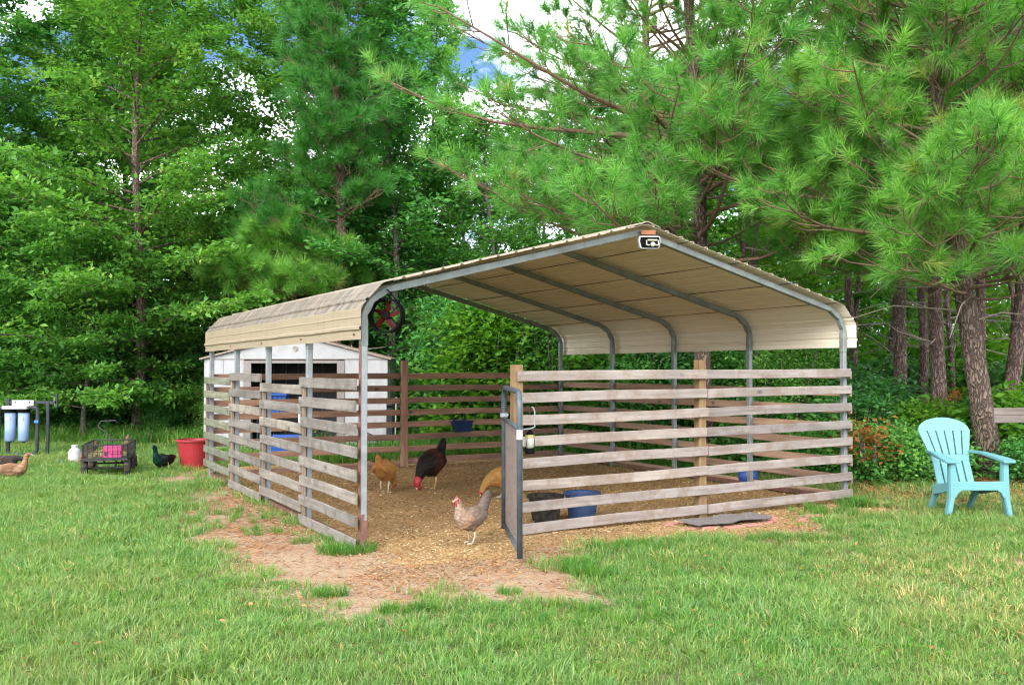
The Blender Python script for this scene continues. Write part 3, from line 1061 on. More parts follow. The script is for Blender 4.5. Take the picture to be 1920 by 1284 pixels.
for x0_, y0_, sx, sy in ((0, -0.095, 0.33, 0.022), (0, 0.095, 0.33, 0.022), (-0.155, 0, 0.022, 0.17), (0.155, 0, 0.022, 0.17)):
    rm.box((x0_, y0_, 0.168), (sx, sy, 0.016))
rm.build('rim', M['navy'], tr_)
for x in (-0.09, 0.09):
    MB().box((x, 0.125, 0.19), (0.03, 0.06, 0.03)).build('hook', M['navy'], tr_)

# ------------------------------------------------------------------ shed behind the pen
M['shedwhite'] = plain('white_shed_panel', (0.3315, 0.3315, 0.3424), (0.2940, 0.2940, 0.2990), 2.5, 0.5, stretch=(1, 1, 0.3), grime=0.3)
M['taupe'] = plain('taupe_trim', (0.2016, 0.1747, 0.1680), (0.1680, 0.1445, 0.1378), 4, 0.6, grime=0.3)
M['shedroof'] = plain('brown_roof_edge', (0.22, 0.16, 0.13), (0.28, 0.22, 0.18), 5, 0.7)
M['dark_in'] = plain('dark_shade_and_stand', (0.010, 0.011, 0.013), (0.016, 0.017, 0.019), 4, 0.7)  # near black for the stand, and as painted shade inside the shed
shd = thing('garden_shed', 'white metal garden shed with open dark doorway behind the pen', 'shed', (-4.14, 17.9, 0), R(1.0))
HW, EV, PKZ, SD = 1.745, 1.70, 2.155, 1.4
dl, dr, dh = -0.85, 0.785, 1.62
pw = MB().box((0, 0, EV / 2), (1, 0.03, EV)).mesh('wall_panel', M['shedwhite'], bevel=0.004)
xs = [(-HW, -1.39), (-1.386, -0.998), (0.932, 1.33), (1.334, HW)]
for a, b in xs:
    link('wall_panel', pw, shd, ((a + b) / 2, 0, 0), None, (b - a, 1, 1))
    MB().box((b, -0.018, EV / 2), (0.012, 0.012, EV)).build('seam_rib', M['shedwhite'], shd)
gbl = MB()
gbl.prism([(-HW, EV + 0.003), (HW, EV + 0.003), (0, PKZ)], 'y', -0.012, 0.015)
gbl.build('gable_panel', M['shedwhite'], shd)
MB().box((0, -0.02, EV + 0.0), (2 * HW, 0.012, 0.018)).build('gable_trim', M['taupe'], shd)
for x, wd in ((dl - 0.074, 0.144), (dr + 0.074, 0.144)):
    MB().box((x, -0.006, EV / 2 - 0.015), (wd, 0.055, EV - 0.03)).build('door_jamb', M['taupe'], shd)
MB().box(((dl + dr) / 2, -0.008, (dh + EV) / 2 - 0.012), (dr - dl, 0.05, EV - dh - 0.025)).build('door_header', M['taupe'], shd)
for sx in (-1, 1):
    o_ = MB().box((sx * HW, SD / 2, EV / 2), (0.03, SD - 0.05, EV)).build('side_wall', M['shedwhite'], shd)
    for k in range(3):
        MB().box((sx * (HW + 0.02), 0.25 + k * 0.45, EV / 2), (0.012, 0.03, EV - 0.02)).build('seam_rib', M['shedwhite'], shd)
MB().box((0, SD, EV / 2), (2 * HW, 0.03, EV)).build('back_wall', M['shedwhite'], shd)
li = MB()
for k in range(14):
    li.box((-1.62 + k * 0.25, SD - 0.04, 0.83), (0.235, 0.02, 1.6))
li.build('shade_lining', M['dark_in'], shd)  # near-black panels put the shade behind the doorway into colour
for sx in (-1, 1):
    MB().box((sx * (HW - 0.03), SD / 2, 0.83), (0.015, SD - 0.2, 1.6)).build('shade_lining', M['dark_in'], shd)
sl = math.atan2(PKZ - EV, HW)
for sx in (-1, 1):
    rl = math.hypot(HW + 0.08, (HW + 0.08) * math.tan(sl))
    MB().box((0, SD / 2, 0), (rl, SD + 0.16, 0.03)).build('roof_panel', M['shedroof'], shd, (sx * (HW + 0.08) / 2, 0, PKZ + 0.022 - (HW + 0.08) / 2 * math.tan(sl)), (0, sx * sl, 0))
vt = MB()
ring(vt, 0.035, 0.055, -0.022, -0.008, 20)
ring(vt, 0.012, 0.026, -0.022, -0.008, 16)
vt.build('round_vent', plain('vent_grey', (0.35, 0.33, 0.30)), shd, (-0.02, -0.01, 1.905))
MB().box((0, SD / 2, 0.03), (2 * HW - 0.06, SD - 0.1, 0.05)).build('floor', plain('straw_floor', (0.36, 0.28, 0.13), (0.2, 0.15, 0.07), 25, 0.95), shd)

tb = thing('work_table', 'dark wire sided stand before the shed doorway holding a blue bin', 'table', (-4.28, 17.2, 0))
MB().box((0, 0, 0.64), (0.95, 0.45, 0.03)).build('table_top', M['dark_in'], tb)
for x in (-0.45, 0.45):
    for y in (-0.2, 0.2):
        MB().box((x, y, 0.31), (0.03, 0.03, 0.63)).build('leg', M['dark_in'], tb)
ww = MB()
for k in range(12):
    ww.tube([(-0.45 + k * 0.082, -0.2, 0.66), (-0.40 + k * 0.082, -0.2, 1.02)], 0.005, 4)
ww.tube([(-0.45, -0.2, 1.02), (0.5, -0.2, 1.02)], 0.006, 4)
ww.build('wire_rack', M['black'], tb)
bn = thing('storage_bin', 'bright blue plastic bin on the stand before the shed doorway', 'bin', (-4.33, 16.85, 0.66))
b3 = MB(); taper_tub(b3, 0.22, 0.16, 0.42, 0.85); b3.build('wall', M['blue'], bn)
b4 = MB(); b4.box((0, 0, 0.44), (0.48, 0.36, 0.035)); b4.build('lid', M['blue'], bn, bevel=0.01)
bn.location = (-4.33, 17.2, 0.656)
wt = thing('water_trough', 'low bright blue trough on straw before the shed', 'trough', (-4.0, 16.75, 0))
b5 = MB(); taper_tub(b5, 0.38, 0.25, 0.31, 0.88); b5.build('wall', M['blue'], wt)
b6 = MB()
for x0_, y0_, sx, sy in ((0, -0.255, 0.80, 0.03), (0, 0.255, 0.80, 0.03), (-0.385, 0, 0.03, 0.48), (0.385, 0, 0.03, 0.48)):
    b6.box((x0_, y0_, 0.312), (sx, sy, 0.02))
b6.build('rim', M['blue'], wt)
dp_ = MB(); dp_.box((0, 0, 0.44), (0.12, 0.05, 0.90))
dpo = thing('dark_panel', 'narrow black panel leaning against the right edge of the shed', 'panel', (-2.33, 17.8, 0))
dp_.build('board', M['dark_in'], dpo, bevel=0.006)
MB().box((0, -0.03, 0.8), (0.10, 0.012, 0.04)).build('cap_strip', M['black'], dpo)
stk = thing('garden_stake', 'thin white stake standing right of the shed', 'stake', (-2.22, 17.75, 0))
MB().tube([(0, 0, -0.05), (0.02, 0, 0.95)], 0.012, 6).build('shaft', M['white'], stk)
MB().lathe([(0.016, 0.94), (0.016, 0.965), (0.006, 0.975)], 8, (0.02, 0, 0)).build('cap', M['white'], stk)
wp = thing('wire_panel', 'dark folded wire crate panel leaning by the shed wall', 'wire crate', (-2.75, 17.55, 0), 0.1)
wq = MB()
for k in range(9):
    wq.tube([(-0.3 + k * 0.075, 0, 0.02), (-0.3 + k * 0.075, 0.2, 0.42 - k * 0.03)], 0.005, 4)
for k in range(4):
    wq.tube([(-0.3, 0.05 * k, 0.04 + 0.12 * k), (0.3, 0.05 * k, 0.03 + 0.05 * k)], 0.005, 4)
wq.build('wire_grid', M['black'], wp)
fr_ = MB().tube([(-0.3, 0, 0.02), (0.3, 0, 0.02), (0.3, 0.2, 0.18), (-0.3, 0.2, 0.44), (-0.3, 0, 0.02)], 0.009, 6)
fr_.build('frame', M['black'], wp)

# ------------------------------------------------------------------ garden cart
M['cart'] = plain('dark_cart_paint', (0.0270, 0.0300, 0.0300), (0.0600, 0.0600, 0.0570), 12, 0.6, 0.3, spec=0.1)
ca = thing('garden_cart', 'dark mesh sided garden cart with four dusty tyres on the grass', 'cart', (-5.72, 13.15, gz(-5.72, 13.15)), math.atan2(1.05, -0.30))
CL, CW = 1.0, 0.60
MB().box((CL / 2, 0, 0.25), (CL, CW, 0.03)).build('bed', M['cart'], ca)
def side(name, p, q):
    mb = MB()
    d = (Vector(q) - Vector(p))
    for z in (0.27, 0.365, 0.46):
        mb.tube([(p[0], p[1], z), (q[0], q[1], z)], 0.011 if z != 0.365 else 0.004, 5)
    n = max(6, int(d.length / 0.06))
    for k in range(n + 1):
        c_ = Vector(p) + d * (k / n)
        mb.tube([(c_.x, c_.y, 0.27), (c_.x, c_.y, 0.46)], 0.011 if k in (0, n) else 0.003, 4)
    mb.build(name, M['cart'], ca)
side('mesh_side', (0.01, -CW / 2 + 0.01, 0), (0.01, CW / 2 - 0.01, 0))
side('mesh_side', (CL - 0.01, -CW / 2 + 0.01, 0), (CL - 0.01, CW / 2 - 0.01, 0))
side('mesh_side', (0.03, -CW / 2 + 0.01, 0), (CL - 0.03, -CW / 2 + 0.01, 0))
side('mesh_side', (0.03, CW / 2 - 0.01, 0), (CL - 0.03, CW / 2 - 0.01, 0))
ty = MB().lathe([(0.06, -0.038), (0.10, -0.045), (0.125, -0.028), (0.13, 0), (0.125, 0.028), (0.10, 0.045), (0.06, 0.038)], 26, close=False)
tme = ty.mesh('tyre', M['rubber'], smooth=True)
rim_me = MB().lathe([(0.015, -0.03), (0.062, -0.028), (0.062, 0.028), (0.015, 0.03)], 18).mesh('rim', M['cart'])
hubw = MB().lathe([(0.02, -0.05), (0.02, 0.05)], 10).mesh('wheel', M['cart'])
for x in (0.13, CL - 0.13):
    for y in (-CW / 2 + 0.02, CW / 2 - 0.02):
        wh = link('wheel', hubw, ca, (x, y, 0.125), (PI / 2, 0, 0.12 if x < 0.5 else 0))
        link('tyre', tme, wh); link('rim', rim_me, wh)
    ax = MB().tube([(x, -CW / 2 + 0.05, 0.125), (x, CW / 2 - 0.05, 0.125)], 0.016, 6)
    ax.tube([(x, -0.12, 0.13), (x, -0.14, 0.24)], 0.014, 6)
    ax.tube([(x, 0.12, 0.13), (x, 0.14, 0.24)], 0.014, 6)
    ax.build('axle', M['cart'], ca)
hd = MB().tube([(CL, 0, 0.2), (CL + 0.12, 0.02, 0.35), (CL + 0.18, 0.10, 0.52), (CL + 0.2, 0.20, 0.60), (CL + 0.2, 0.26, 0.66), (CL + 0.2, 0.22, 0.73), (CL + 0.2, 0.02, 0.74), (CL + 0.2, -0.02, 0.70)], 0.011, 8)
hd.build('pull_handle', M['cart'], ca, smooth=True)
cart_m = ca.matrix_basis.copy()
cart_m = Matrix.Translation(ca.location) @ Matrix.Rotation(ca.rotation_euler.z, 4, 'Z')
pb = thing('pink_carrier', 'pink plastic carrier box riding in the garden cart', 'box', cart_m @ Vector((0.10, -0.09, 0.268)), ca.rotation_euler.z)
MB().box((0, 0, 0.085), (0.13, 0.25, 0.17)).build('box_body', M['pink'], pb, bevel=0.012)
MB().box((-0.072, -0.04, 0.075), (0.02, 0.14, 0.03)).build('front_ledge', M['pink'], pb, bevel=0.004)
MB().box((-0.068, 0.085, 0.06), (0.008, 0.03, 0.05)).build('latch', M['cart'], pb)
hay = []
rs = np.random.default_rng(5)
n = 700
c0 = np.stack([rs.uniform(0.05, 0.9, n), rs.uniform(-0.25, 0.25, n), 0.27 + rs.uniform(0, 0.06, n)], -1)
dd = rs.normal(size=(n, 3)) * [1, 1, 0.25]
dd /= np.linalg.norm(dd, axis=1)[:, None]
pp = np.cross(dd, [0, 0, 1.0]) * 0.004
V = np.stack([c0 - dd * 0.05 - pp, c0 - dd * 0.05 + pp, c0 + dd * 0.05], 1)
mh = np_mesh('hay_wisps', V.reshape(-1, 3), np.arange(n * 3).reshape(-1, 3), M['dry'], rs.random(n))
ho = link('loose_hay', mh, None, ca.location, (0, 0, ca.rotation_euler.z))
tag(ho, 'loose dry hay lying in the garden cart bed', 'hay', kind='stuff')

# ------------------------------------------------------------------ water filter stand at the left edge
M['filter'] = plain('translucent_blue_filter', (0.1663, 0.2495, 0.4158), (0.2117, 0.2873, 0.4309), 3, 0.25, grime=0.25)
M['pipe'] = plain('dark_grey_pipe', (0.0300, 0.0360, 0.0420), (0.0480, 0.0540, 0.0600), 6, 0.6, spec=0.12)
fs_ = thing('water_filter_stand', 'water filter stand with two pale blue canisters and dark pipe loop', 'water filter', (-8.53, 16.2, 0))
for x in (-0.16, 0.07):
    c_ = MB().lathe([(0.066, 0), (0.086, 0.03), (0.092, 0.5)], 24).build('filter_canister', M['filter'], fs_, (x, 0, 0.255), smooth=True)
    MB().lathe([(0.098, 0), (0.098, 0.055)], 24, (0, 0, 0.5)).build('canister_cap', M['black'], c_)
    MB().lathe([(0.022, -0.02), (0.022, 0.0)], 10).build('drain_plug', M['black'], c_)
    MB().box((0.0, -0.092, 0.40), (0.07, 0.004, 0.055)).build('sticker', M['white'], c_)
MB().box((-0.05, 0, 0.845), (0.43, 0.2, 0.06)).build('filter_head', M['white'], fs_, bevel=0.008)
MB().box((0.0, 0.1, 0.92), (0.38, 0.02, 0.095)).build('back_plate', M['white'], fs_, bevel=0.004)
for x in (-0.12, 0.12):
    MB().lathe([(0.012, 0), (0.012, 0.006)], 8).build('bolt', M['black'], fs_, (x, 0.088, 0.93), (PI / 2, 0, 0))
pl_ = [(0.16, 0, 0.84), (0.24, 0, 0.845), (0.29, 0, 0.83), (0.31, 0, 0.78), (0.31, 0, 0.12), (0.28, 0, 0.06), (0.22, 0, 0.035), (-0.6, 0, 0.035), (-0.68, 0, 0.06), (-0.42 - 0.26, 0, 0.12)]
MB().tube(pl_, 0.031, 12).build('pipe_loop', M['pipe'], fs_, smooth=True)
MB().tube([(-0.26, 0, 0.84), (-0.34, 0, 0.83), (-0.36, 0, 0.77), (-0.36, 0, 0.1), (-0.36, 0, 0.04)], 0.031, 12).build('pipe_loop', M['pipe'], fs_, smooth=True)
for x in (0.31, -0.36):
    MB().box((x, -0.035, 0.60), (0.07, 0.04, 0.05)).build('valve_handle', plain('valve_blue', (0.05, 0.2, 0.5)), fs_, bevel=0.006)
for x, h in ((0.42, 0.95), (-0.27, 1.0)):
    MB().box((x, 0.14, h / 2 - 0.05), (0.045, 0.045, h + 0.1)).build('stake_post', M['pipe'], fs_)
MB().box((0.12, 0.14, 0.93), (0.9, 0.03, 0.045)).build('cross_bar', M['pipe'], fs_)
MB().box((0.565, 0.14, 0.96), (0.04, 0.03, 0.24)).build('stub_post', M['pipe'], fs_)
jg = thing('water_jug', 'white ribbed plastic poultry drinker standing on grass beside the cart', 'jug', (-7.10, 15.2, gz(-7.1, 15.2)))
MB().lathe([(0.095, 0), (0.10, 0.04), (0.097, 0.05), (0.10, 0.10), (0.096, 0.11), (0.098, 0.18), (0.075, 0.23), (0.05, 0.25), (0.048, 0.27)], 24).build('jug_body', M['white'], jg, smooth=True)
MB().lathe([(0.05, 0.262), (0.052, 0.29), (0.045, 0.295)], 16).build('cap', M['white'], jg)
ds = thing('water_dish', 'small teal dish on the grass left of the white jug', 'dish', (-7.24, 15.05, gz(-7.24, 15.05)))
MB().lathe([(0.06, 0.0), (0.085, 0.05), (0.079, 0.05), (0.055, 0.012)], 20).build('bowl', plain('teal_plastic', (0.02, 0.14, 0.2)), ds)
MB().lathe([(0.083, 0.046), (0.092, 0.05), (0.083, 0.054)], 20, close=False).build('rim', plain('teal_rim', (0.025, 0.16, 0.22)), ds)

# ------------------------------------------------------------------ adirondack chair
M['aqua'] = plain('aqua_resin', (0.1193, 0.3016, 0.3209), (0.1100, 0.2780, 0.2965), 3, 0.45, spec=0.4, grime=0.22)
ch = thing('garden_chair', 'turquoise plastic slatted garden armchair with fan back on the grass', 'chair', (4.745, 9.50, 0), R(2))
# local: front faces -Y, width along X
tilt = R(24)
def bp(x, s):      # point on the reclined back: s metres up the back from the seat
    return Vector((x, 0.46 + s * math.sin(tilt), 0.26 + s * math.cos(tilt)))
nb_ = Vector((0, -math.cos(tilt), math.sin(tilt)))
def back_patch(mb, quad, t=0.022):
    vs = [bp(x, s) for x, s in quad] + [bp(x, s) - nb_ * t for x, s in quad]
    n = len(quad)
    mb.add(vs, [tuple(range(n)), tuple(reversed(range(n, 2 * n)))] + [(i, n + i, n + (i + 1) % n, (i + 1) % n) for i in range(n)])
ns = 6
tops = [0.66, 0.725, 0.765, 0.765, 0.725, 0.66]
def hw(s):         # half width of the back at height s
    return 0.20 + 0.085 * min(1, max(0, (s - 0.30) / 0.33)) if s > 0.30 else 0.20
for i in range(ns):
    mb = MB()
    g = 0.0085
    def xe(k, s): return -hw(s) + 2 * hw(s) * k / ns
    rows = [0.36, 0.45, 0.54, 0.63]
    lft = [(xe(i, s) + (g if i else 0), s) for s in rows]
    rgt = [(xe(i + 1, s) - (g if i < ns - 1 else 0), s) for s in rows]
    back_patch(mb, lft + rgt[::-1])
    mb.build('back_slat', M['aqua'], ch)
cb = MB()                                   # solid crown above the slots
arc_ = [(-0.285, 0.63)] + [(0.285 * math.sin(a) * 1.0, 0.63 + 0.155 * math.cos(a)) for a in np.linspace(-1.25, 1.25, 13)] + [(0.285, 0.63)]
back_patch(cb, arc_, 0.03)
cb.build('back_crown', M['aqua'], ch)
bd = MB()
back_patch(bd, [(-0.205, 0.285), (0.205, 0.285), (0.215, 0.36), (-0.215, 0.36)], 0.032)
bd.build('back_band', M['aqua'], ch, bevel=0.005)
for i in range(5):
    mb = MB()
    x0_, x1_ = -0.2 + 0.4 * i / 5 + (0.009 if i else 0), -0.2 + 0.4 * (i + 1) / 5 - (0.009 if i < 4 else 0)
    back_patch(mb, [(x0_, 0.02), (x1_, 0.02), (x1_, 0.285), (x0_, 0.285)])
    mb.build('back_slat', M['aqua'], ch)
for i in range(5):                          # seat slats, sloping back
    ya, yb = 0.045 + i * 0.088, 0.045 + i * 0.088 + 0.08
    za, zb = 0.365 - ya * 0.20, 0.365 - yb * 0.20
    MB().prism([(ya, za), (yb, zb), (yb, zb - 0.022), (ya, za - 0.022)], 'x', -0.235, 0.235).build('seat_slat', M['aqua'], ch, bevel=0.004)
ap = MB()
apoly = [(-0.27, 0.365), (0.27, 0.365), (0.27, 0.20), (0.245, 0.20), (0.225, 0.245), (0.18, 0.275), (-0.18, 0.275), (-0.225, 0.245), (-0.245, 0.20), (-0.27, 0.20)]
ap.prism(apoly, 'y', 0.0, 0.035)
ap.build('front_apron', M['aqua'], ch, bevel=0.006)
for sx in (-1, 1):
    lg_ = MB()
    f_ = lambda x: sx * x
    lg_.prism([(f_(0.245), 0.57), (f_(0.305), 0.57), (f_(0.312), 0.20), (f_(0.345), 0.0), (f_(0.295), 0.0), (f_(0.262), 0.16), (f_(0.235), 0.26)], 'y', 0.002, 0.07)
    lg_.build('front_leg', M['aqua'], ch, bevel=0.008, seg=2)
    rl_ = MB()
    vs = []
    rl_.prism([(0.36, 0.30), (0.46, 0.30), (0.66, 0.0), (0.60, 0.0)], 'x', sx * 0.19, sx * 0.235)
    rl_.build('rear_leg', M['aqua'], ch, bevel=0.006)
    sr = MB()
    sr.prism([(0.035, 0.36), (0.035, 0.27), (0.46, 0.18), (0.48, 0.28)], 'x', sx * 0.238, sx * 0.262)
    sr.build('side_rail', M['aqua'], ch, bevel=0.004)
    am = MB()
    pts = [(f_(0.225), -0.045), (f_(0.345), -0.045), (f_(0.368), -0.02), (f_(0.36), 0.12), (f_(0.30), 0.42), (f_(0.255), 0.62), (f_(0.205), 0.62), (f_(0.225), 0.40)]
    n = len(pts)
    zz = lambda y: 0.575 + 0.03 * (y > 0.3) - 0.02 * (y < 0)
    am.add([(x, y, zz(y)) for x, y in pts] + [(x, y, zz(y) + 0.028) for x, y in pts],
           [tuple(range(n)), tuple(reversed(range(n, 2 * n)))] + [(i, n + i, n + (i + 1) % n, (i + 1) % n) for i in range(n)])
    am.build('arm_rest', M['aqua'], ch, bevel=0.006, seg=2)

# ------------------------------------------------------------------ mat on bricks, right-hand rail
mt_ = thing('rubber_mat', 'worn dark grey mat lying on red bricks before the front fence', 'mat', (2.12, 9.30, 0), R(33))
mv, mf = [], []
for j in range(9):
    for i in range(15):
        x, y = -0.50 + i / 14, -0.17 + 0.34 * j / 8
        mv.append((x + y * 0.15 + random.uniform(-0.008, 0.008), y + random.uniform(-0.008, 0.008) + 0.03 * math.sin(i * 0.9), 0.021 + 0.003 * math.sin(i * 0.8 + j) + 0.004 * random.random()))
for j in range(8):
    for i in range(14):
        mf.append((j * 15 + i, j * 15 + i + 1, (j + 1) * 15 + i + 1, (j + 1) * 15 + i))
mm = MB().add(mv, mf).build('mat_sheet', plain('worn_grey_mat', (0.17, 0.145, 0.135), (0.09, 0.08, 0.075), 30, 0.95, bmp=0.6), mt_)
sm_ = mm.modifiers.new('thick', 'SOLIDIFY'); sm_.thickness = 0.008
hem = MB().tube([mv[i] for i in range(15)], 0.005, 6)
hem.build('hem', plain('mat_hem', (0.10, 0.09, 0.085), (0.06, 0.055, 0.05), 30, 0.95), mt_)
M['brick'] = plain('red_brick', (0.315, 0.112, 0.083), (0.375, 0.195, 0.158), 16, 0.9, bmp=0.4)
bme_ = MB().box((0, 0, 0), (0.20, 0.095, 0.05)).mesh('brick_block', M['brick'], bevel=0.006)
spots = [(1.70, 8.98, 0.5), (1.88, 9.0, 0.55), (2.14, 9.02, 0.4), (2.34, 9.14, 0.6), (2.30, 9.62, 0.5), (2.05, 9.52, 0.52), (2.55, 9.36, 0.75), (2.62, 9.62, 0.3), (2.95, 9.52, 1.2), (3.12, 9.75, 0.2), (1.56, 9.2, 0.9)]
for i, (x, y, a) in enumerate(spots):
    o = link('paving_brick', bme_, None, (x, y, -0.006 + gz(x, y)), (random.uniform(-.05, .05), random.uniform(-.05, .05), a))
    tag(o, 'red brick half sunk in the dirt around the grey mat', 'brick', 'bricks sunk around the mat')
rl2 = thing('rail_end', 'grey timber rail entering from the right edge before the leaning pine', 'rail', (5.43, 10.55, 0), R(4))
bbm = board_mesh('board', M['beam'], 2.2, 0.083, 0.04, 0.0)
for z in (1.028, 0.943):
    link('board', bbm, rl2, (1.1, 0, z))
MB().box((0, 0, 0), (1.5, 0.09, 0.09)).build('post', M['beam'], rl2, (1.9, 0.07, 0.65), (0, PI / 2, 0))

# ------------------------------------------------------------------ birds
def feather(name, stops, alt, pat=0.4, sc=36, amt=0.6, gloss=0.6, axis_='X', lo=-0.25, hi=0.22):
    m, t, b, o = nodes(name)
    c = t.nodes.new('ShaderNodeTexCoord')
    sep = t.nodes.new('ShaderNodeSeparateXYZ')
    t.links.new(c.outputs['Object'], sep.inputs[0])
    nse = noise(t, c.outputs['Object'], 16, 4, 0.6)
    mr = t.nodes.new('ShaderNodeMapRange')
    mr.inputs['From Min'].default_value = lo
    mr.inputs['From Max'].default_value = hi
    t.links.new(sep.outputs[axis_], mr.inputs['Value'])
    ad = t.nodes.new('ShaderNodeMath')
    ad.operation = 'MULTIPLY_ADD'
    t.links.new(nse, ad.inputs[0])
    ad.inputs[1].default_value = 0.24
    t.links.new(mr.outputs[0], ad.inputs[2])
    sb_ = t.nodes.new('ShaderNodeMath')
    sb_.operation = 'SUBTRACT'
    t.links.new(ad.outputs[0], sb_.inputs[0])
    sb_.inputs[1].default_value = 0.12
    col = ramp(t, sb_.outputs[0], stops)
    v = t.nodes.new('ShaderNodeTexVoronoi')
    v.inputs['Scale'].default_value = sc
    mp_ = t.nodes.new('ShaderNodeMapping')
    mp_.inputs['Scale'].default_value = (0.6, 1.4, 1.3)
    t.links.new(c.outputs['Object'], mp_.inputs['Vector'])
    t.links.new(mp_.outputs[0], v.inputs['Vector'])
    col = mixc(t, ramp_fac(t, v.outputs['Distance'], 0.25, 0.75, amt), col, alt)
    t.links.new(col, b.inputs['Base Color'])
    b.inputs['Roughness'].default_value = gloss
    setspec(b, 0.08)
    bump(t, b, v.outputs['Distance'], 0.6, 0.012)
    return m


M['comb'] = plain('red_comb', (0.3746, 0.0302, 0.0361), (0.3024, 0.0210, 0.0302), 30, 0.5)
M['shank'] = plain('yellow_shank', (0.55, 0.36, 0.12), (0.45, 0.28, 0.10), 40, 0.6)
M['shank_pale'] = plain('pale_shank', (0.446, 0.389, 0.302), (0.360, 0.302, 0.238), 40, 0.6)
M['beak'] = plain('horn_beak', (0.45, 0.33, 0.18), (0.35, 0.25, 0.12), 40, 0.5)
M['eye'] = plain('dark_eye', (0.01, 0.008, 0.006), (0.02, 0.01, 0.01), 40, 0.2)


def body_mesh(root, lofts, mt, s, vox=0.007):
    mb = MB()
    for l in lofts:
        mb.loft([tuple(x * s for x in q) for q in l], 14)
    o = mb.build('body', mt, root, smooth=True)
    r = o.modifiers.new('skin', 'REMESH')
    r.mode = 'VOXEL'
    r.voxel_size = vox * s
    r.use_smooth_shade = True
    sm = o.modifiers.new('soften', 'SMOOTH')
    sm.iterations = 5
    sm.factor = 0.5
    return o


def legs(root, s, feet, hip_z, mt, th=0.0075):
    for (fx_, fy_, fz__, hx, hy) in feet:
        mb = MB()
        f = Vector((fx_, fy_, fz__)) * s
        k = Vector((hx - 0.015, hy, hip_z * 0.55)) * s
        mb.tube([Vector((hx, hy, hip_z)) * s, k, f + Vector((0, 0, 0.008))], [th * 1.4 * s, th * s, th * s], 7)
        for a, l in ((0.0, 0.055), (0.55, 0.045), (-0.55, 0.045), (PI, 0.025)):
            mb.tube([f + Vector((0, 0, 0.008)), f + Vector((math.cos(a) * l * 0.5 * s, math.sin(a) * l * 0.5 * s, 0.012)), f + Vector((math.cos(a) * l * s, math.sin(a) * l * s, 0.003))],
                    [th * 0.9 * s, th * 0.7 * s, th * 0.3 * s], 6)
        mb.build('leg', mt, root, smooth=True)


def head_bits(root, s, hx, hz, hr, ang, comb=1.0, wattle=1.0, beak_l=0.028):
    """comb, wattles, beak and eyes round a head centred at hx,hz; ang = pitch of the face (0 level, negative down)"""
    e = bpy.data.objects.new('face', None)
    mat_ = Matrix.Translation((hx * s, 0, hz * s)) @ Matrix.Rotation(-ang, 4, 'Y')
    def put(o):
        o.matrix_local = mat_
        return o
    bpy.data.objects.remove(e)
    mb = MB()
    mb.tube([(hr * 0.8 * s, 0, -0.002 * s), ((hr + beak_l * 0.5) * s, 0, -0.004 * s), ((hr + beak_l) * s, 0, -0.012 * s)], [0.011 * s, 0.008 * s, 0.001], 8)
    put(mb.build('beak', M['beak'], root, smooth=True))
    if comb:
        cm = MB()
        pl = [(-0.6, 0.55), (-0.75, 1.0), (-0.35, 1.05), (-0.2, 1.55), (0.05, 1.1), (0.3, 1.6), (0.5, 1.05), (0.75, 1.35), (0.95, 0.8), (1.05, 0.35), (0.5, 0.5), (0, 0.65)]
        cm.prism([(x * hr * s, z * hr * s * (0.75 + 0.25 * comb)) for x, z in pl], 'y', -0.004 * s, 0.004 * s)
        put(cm.build('comb', M['comb'], root, bevel=0.0015))
        for sy in (-1, 1):
            wt_ = MB()
            wt_.loft([(hr * 0.75 * s, -hr * 0.2 * s, 0.002 * s, 0.004 * s, sy * 0.010 * s), (hr * 0.78 * s, -hr * 0.9 * s, 0.004 * s, 0.011 * s * wattle, sy * 0.012 * s),
                      (hr * 0.76 * s, -hr * (1.2 + 0.5 * wattle) * s, 0.003 * s, 0.009 * s * wattle, sy * 0.012 * s), (hr * 0.74 * s, -hr * (1.5 + 0.6 * wattle) * s, 0.001, 0.002, sy * 0.011 * s)], 8)
            put(wt_.build('wattle', M['comb'], root, smooth=True))
            fc = MB()
            fc.loft([(-0.2 * hr * s, 0.1 * hr * s, 0.001, 0.002, sy * 0.80 * hr * s), (0.1 * hr * s, 0.1 * hr * s, 0.004 * s, 0.55 * hr * s, sy * 0.88 * hr * s),
                     (0.5 * hr * s, 0.0, 0.004 * s, 0.45 * hr * s, sy * 0.75 * hr * s), (0.85 * hr * s, -0.05 * hr * s, 0.001, 0.003, sy * 0.45 * hr * s)], 8)
            put(fc.build('red_face', M['comb'], root, smooth=True))
    for sy in (-1, 1):
        ey = MB()
        ey.lathe([(0.0045 * s, -0.002 * s), (0.0045 * s, 0.001 * s), (0.002 * s, 0.0035 * s)], 8, (0.25 * hr * s, 0, 0))
        o = ey.build('eye', M['eye'], root)
        o.matrix_local = mat_ @ Matrix.Translation((0.12 * hr * s, sy * 0.98 * hr * s, 0.25 * hr * s)) @ Matrix.Rotation(-sy * PI / 2, 4, 'X')


def wing(sy, x0=0.10, x1=-0.17, z=0.235, y=0.082, r=0.062):
    return [(x0, z, 0.004, 0.01, sy * y * 0.85), (x0 - 0.04, z, 0.02, r * 0.8, sy * y), (x0 - 0.12, z - 0.005, 0.022, r, sy * y * 1.02), (x1 + 0.04, z + 0.005, 0.014, r * 0.55, sy * y * 0.8), (x1, z + 0.02, 0.004, 0.01, sy * y * 0.5)]


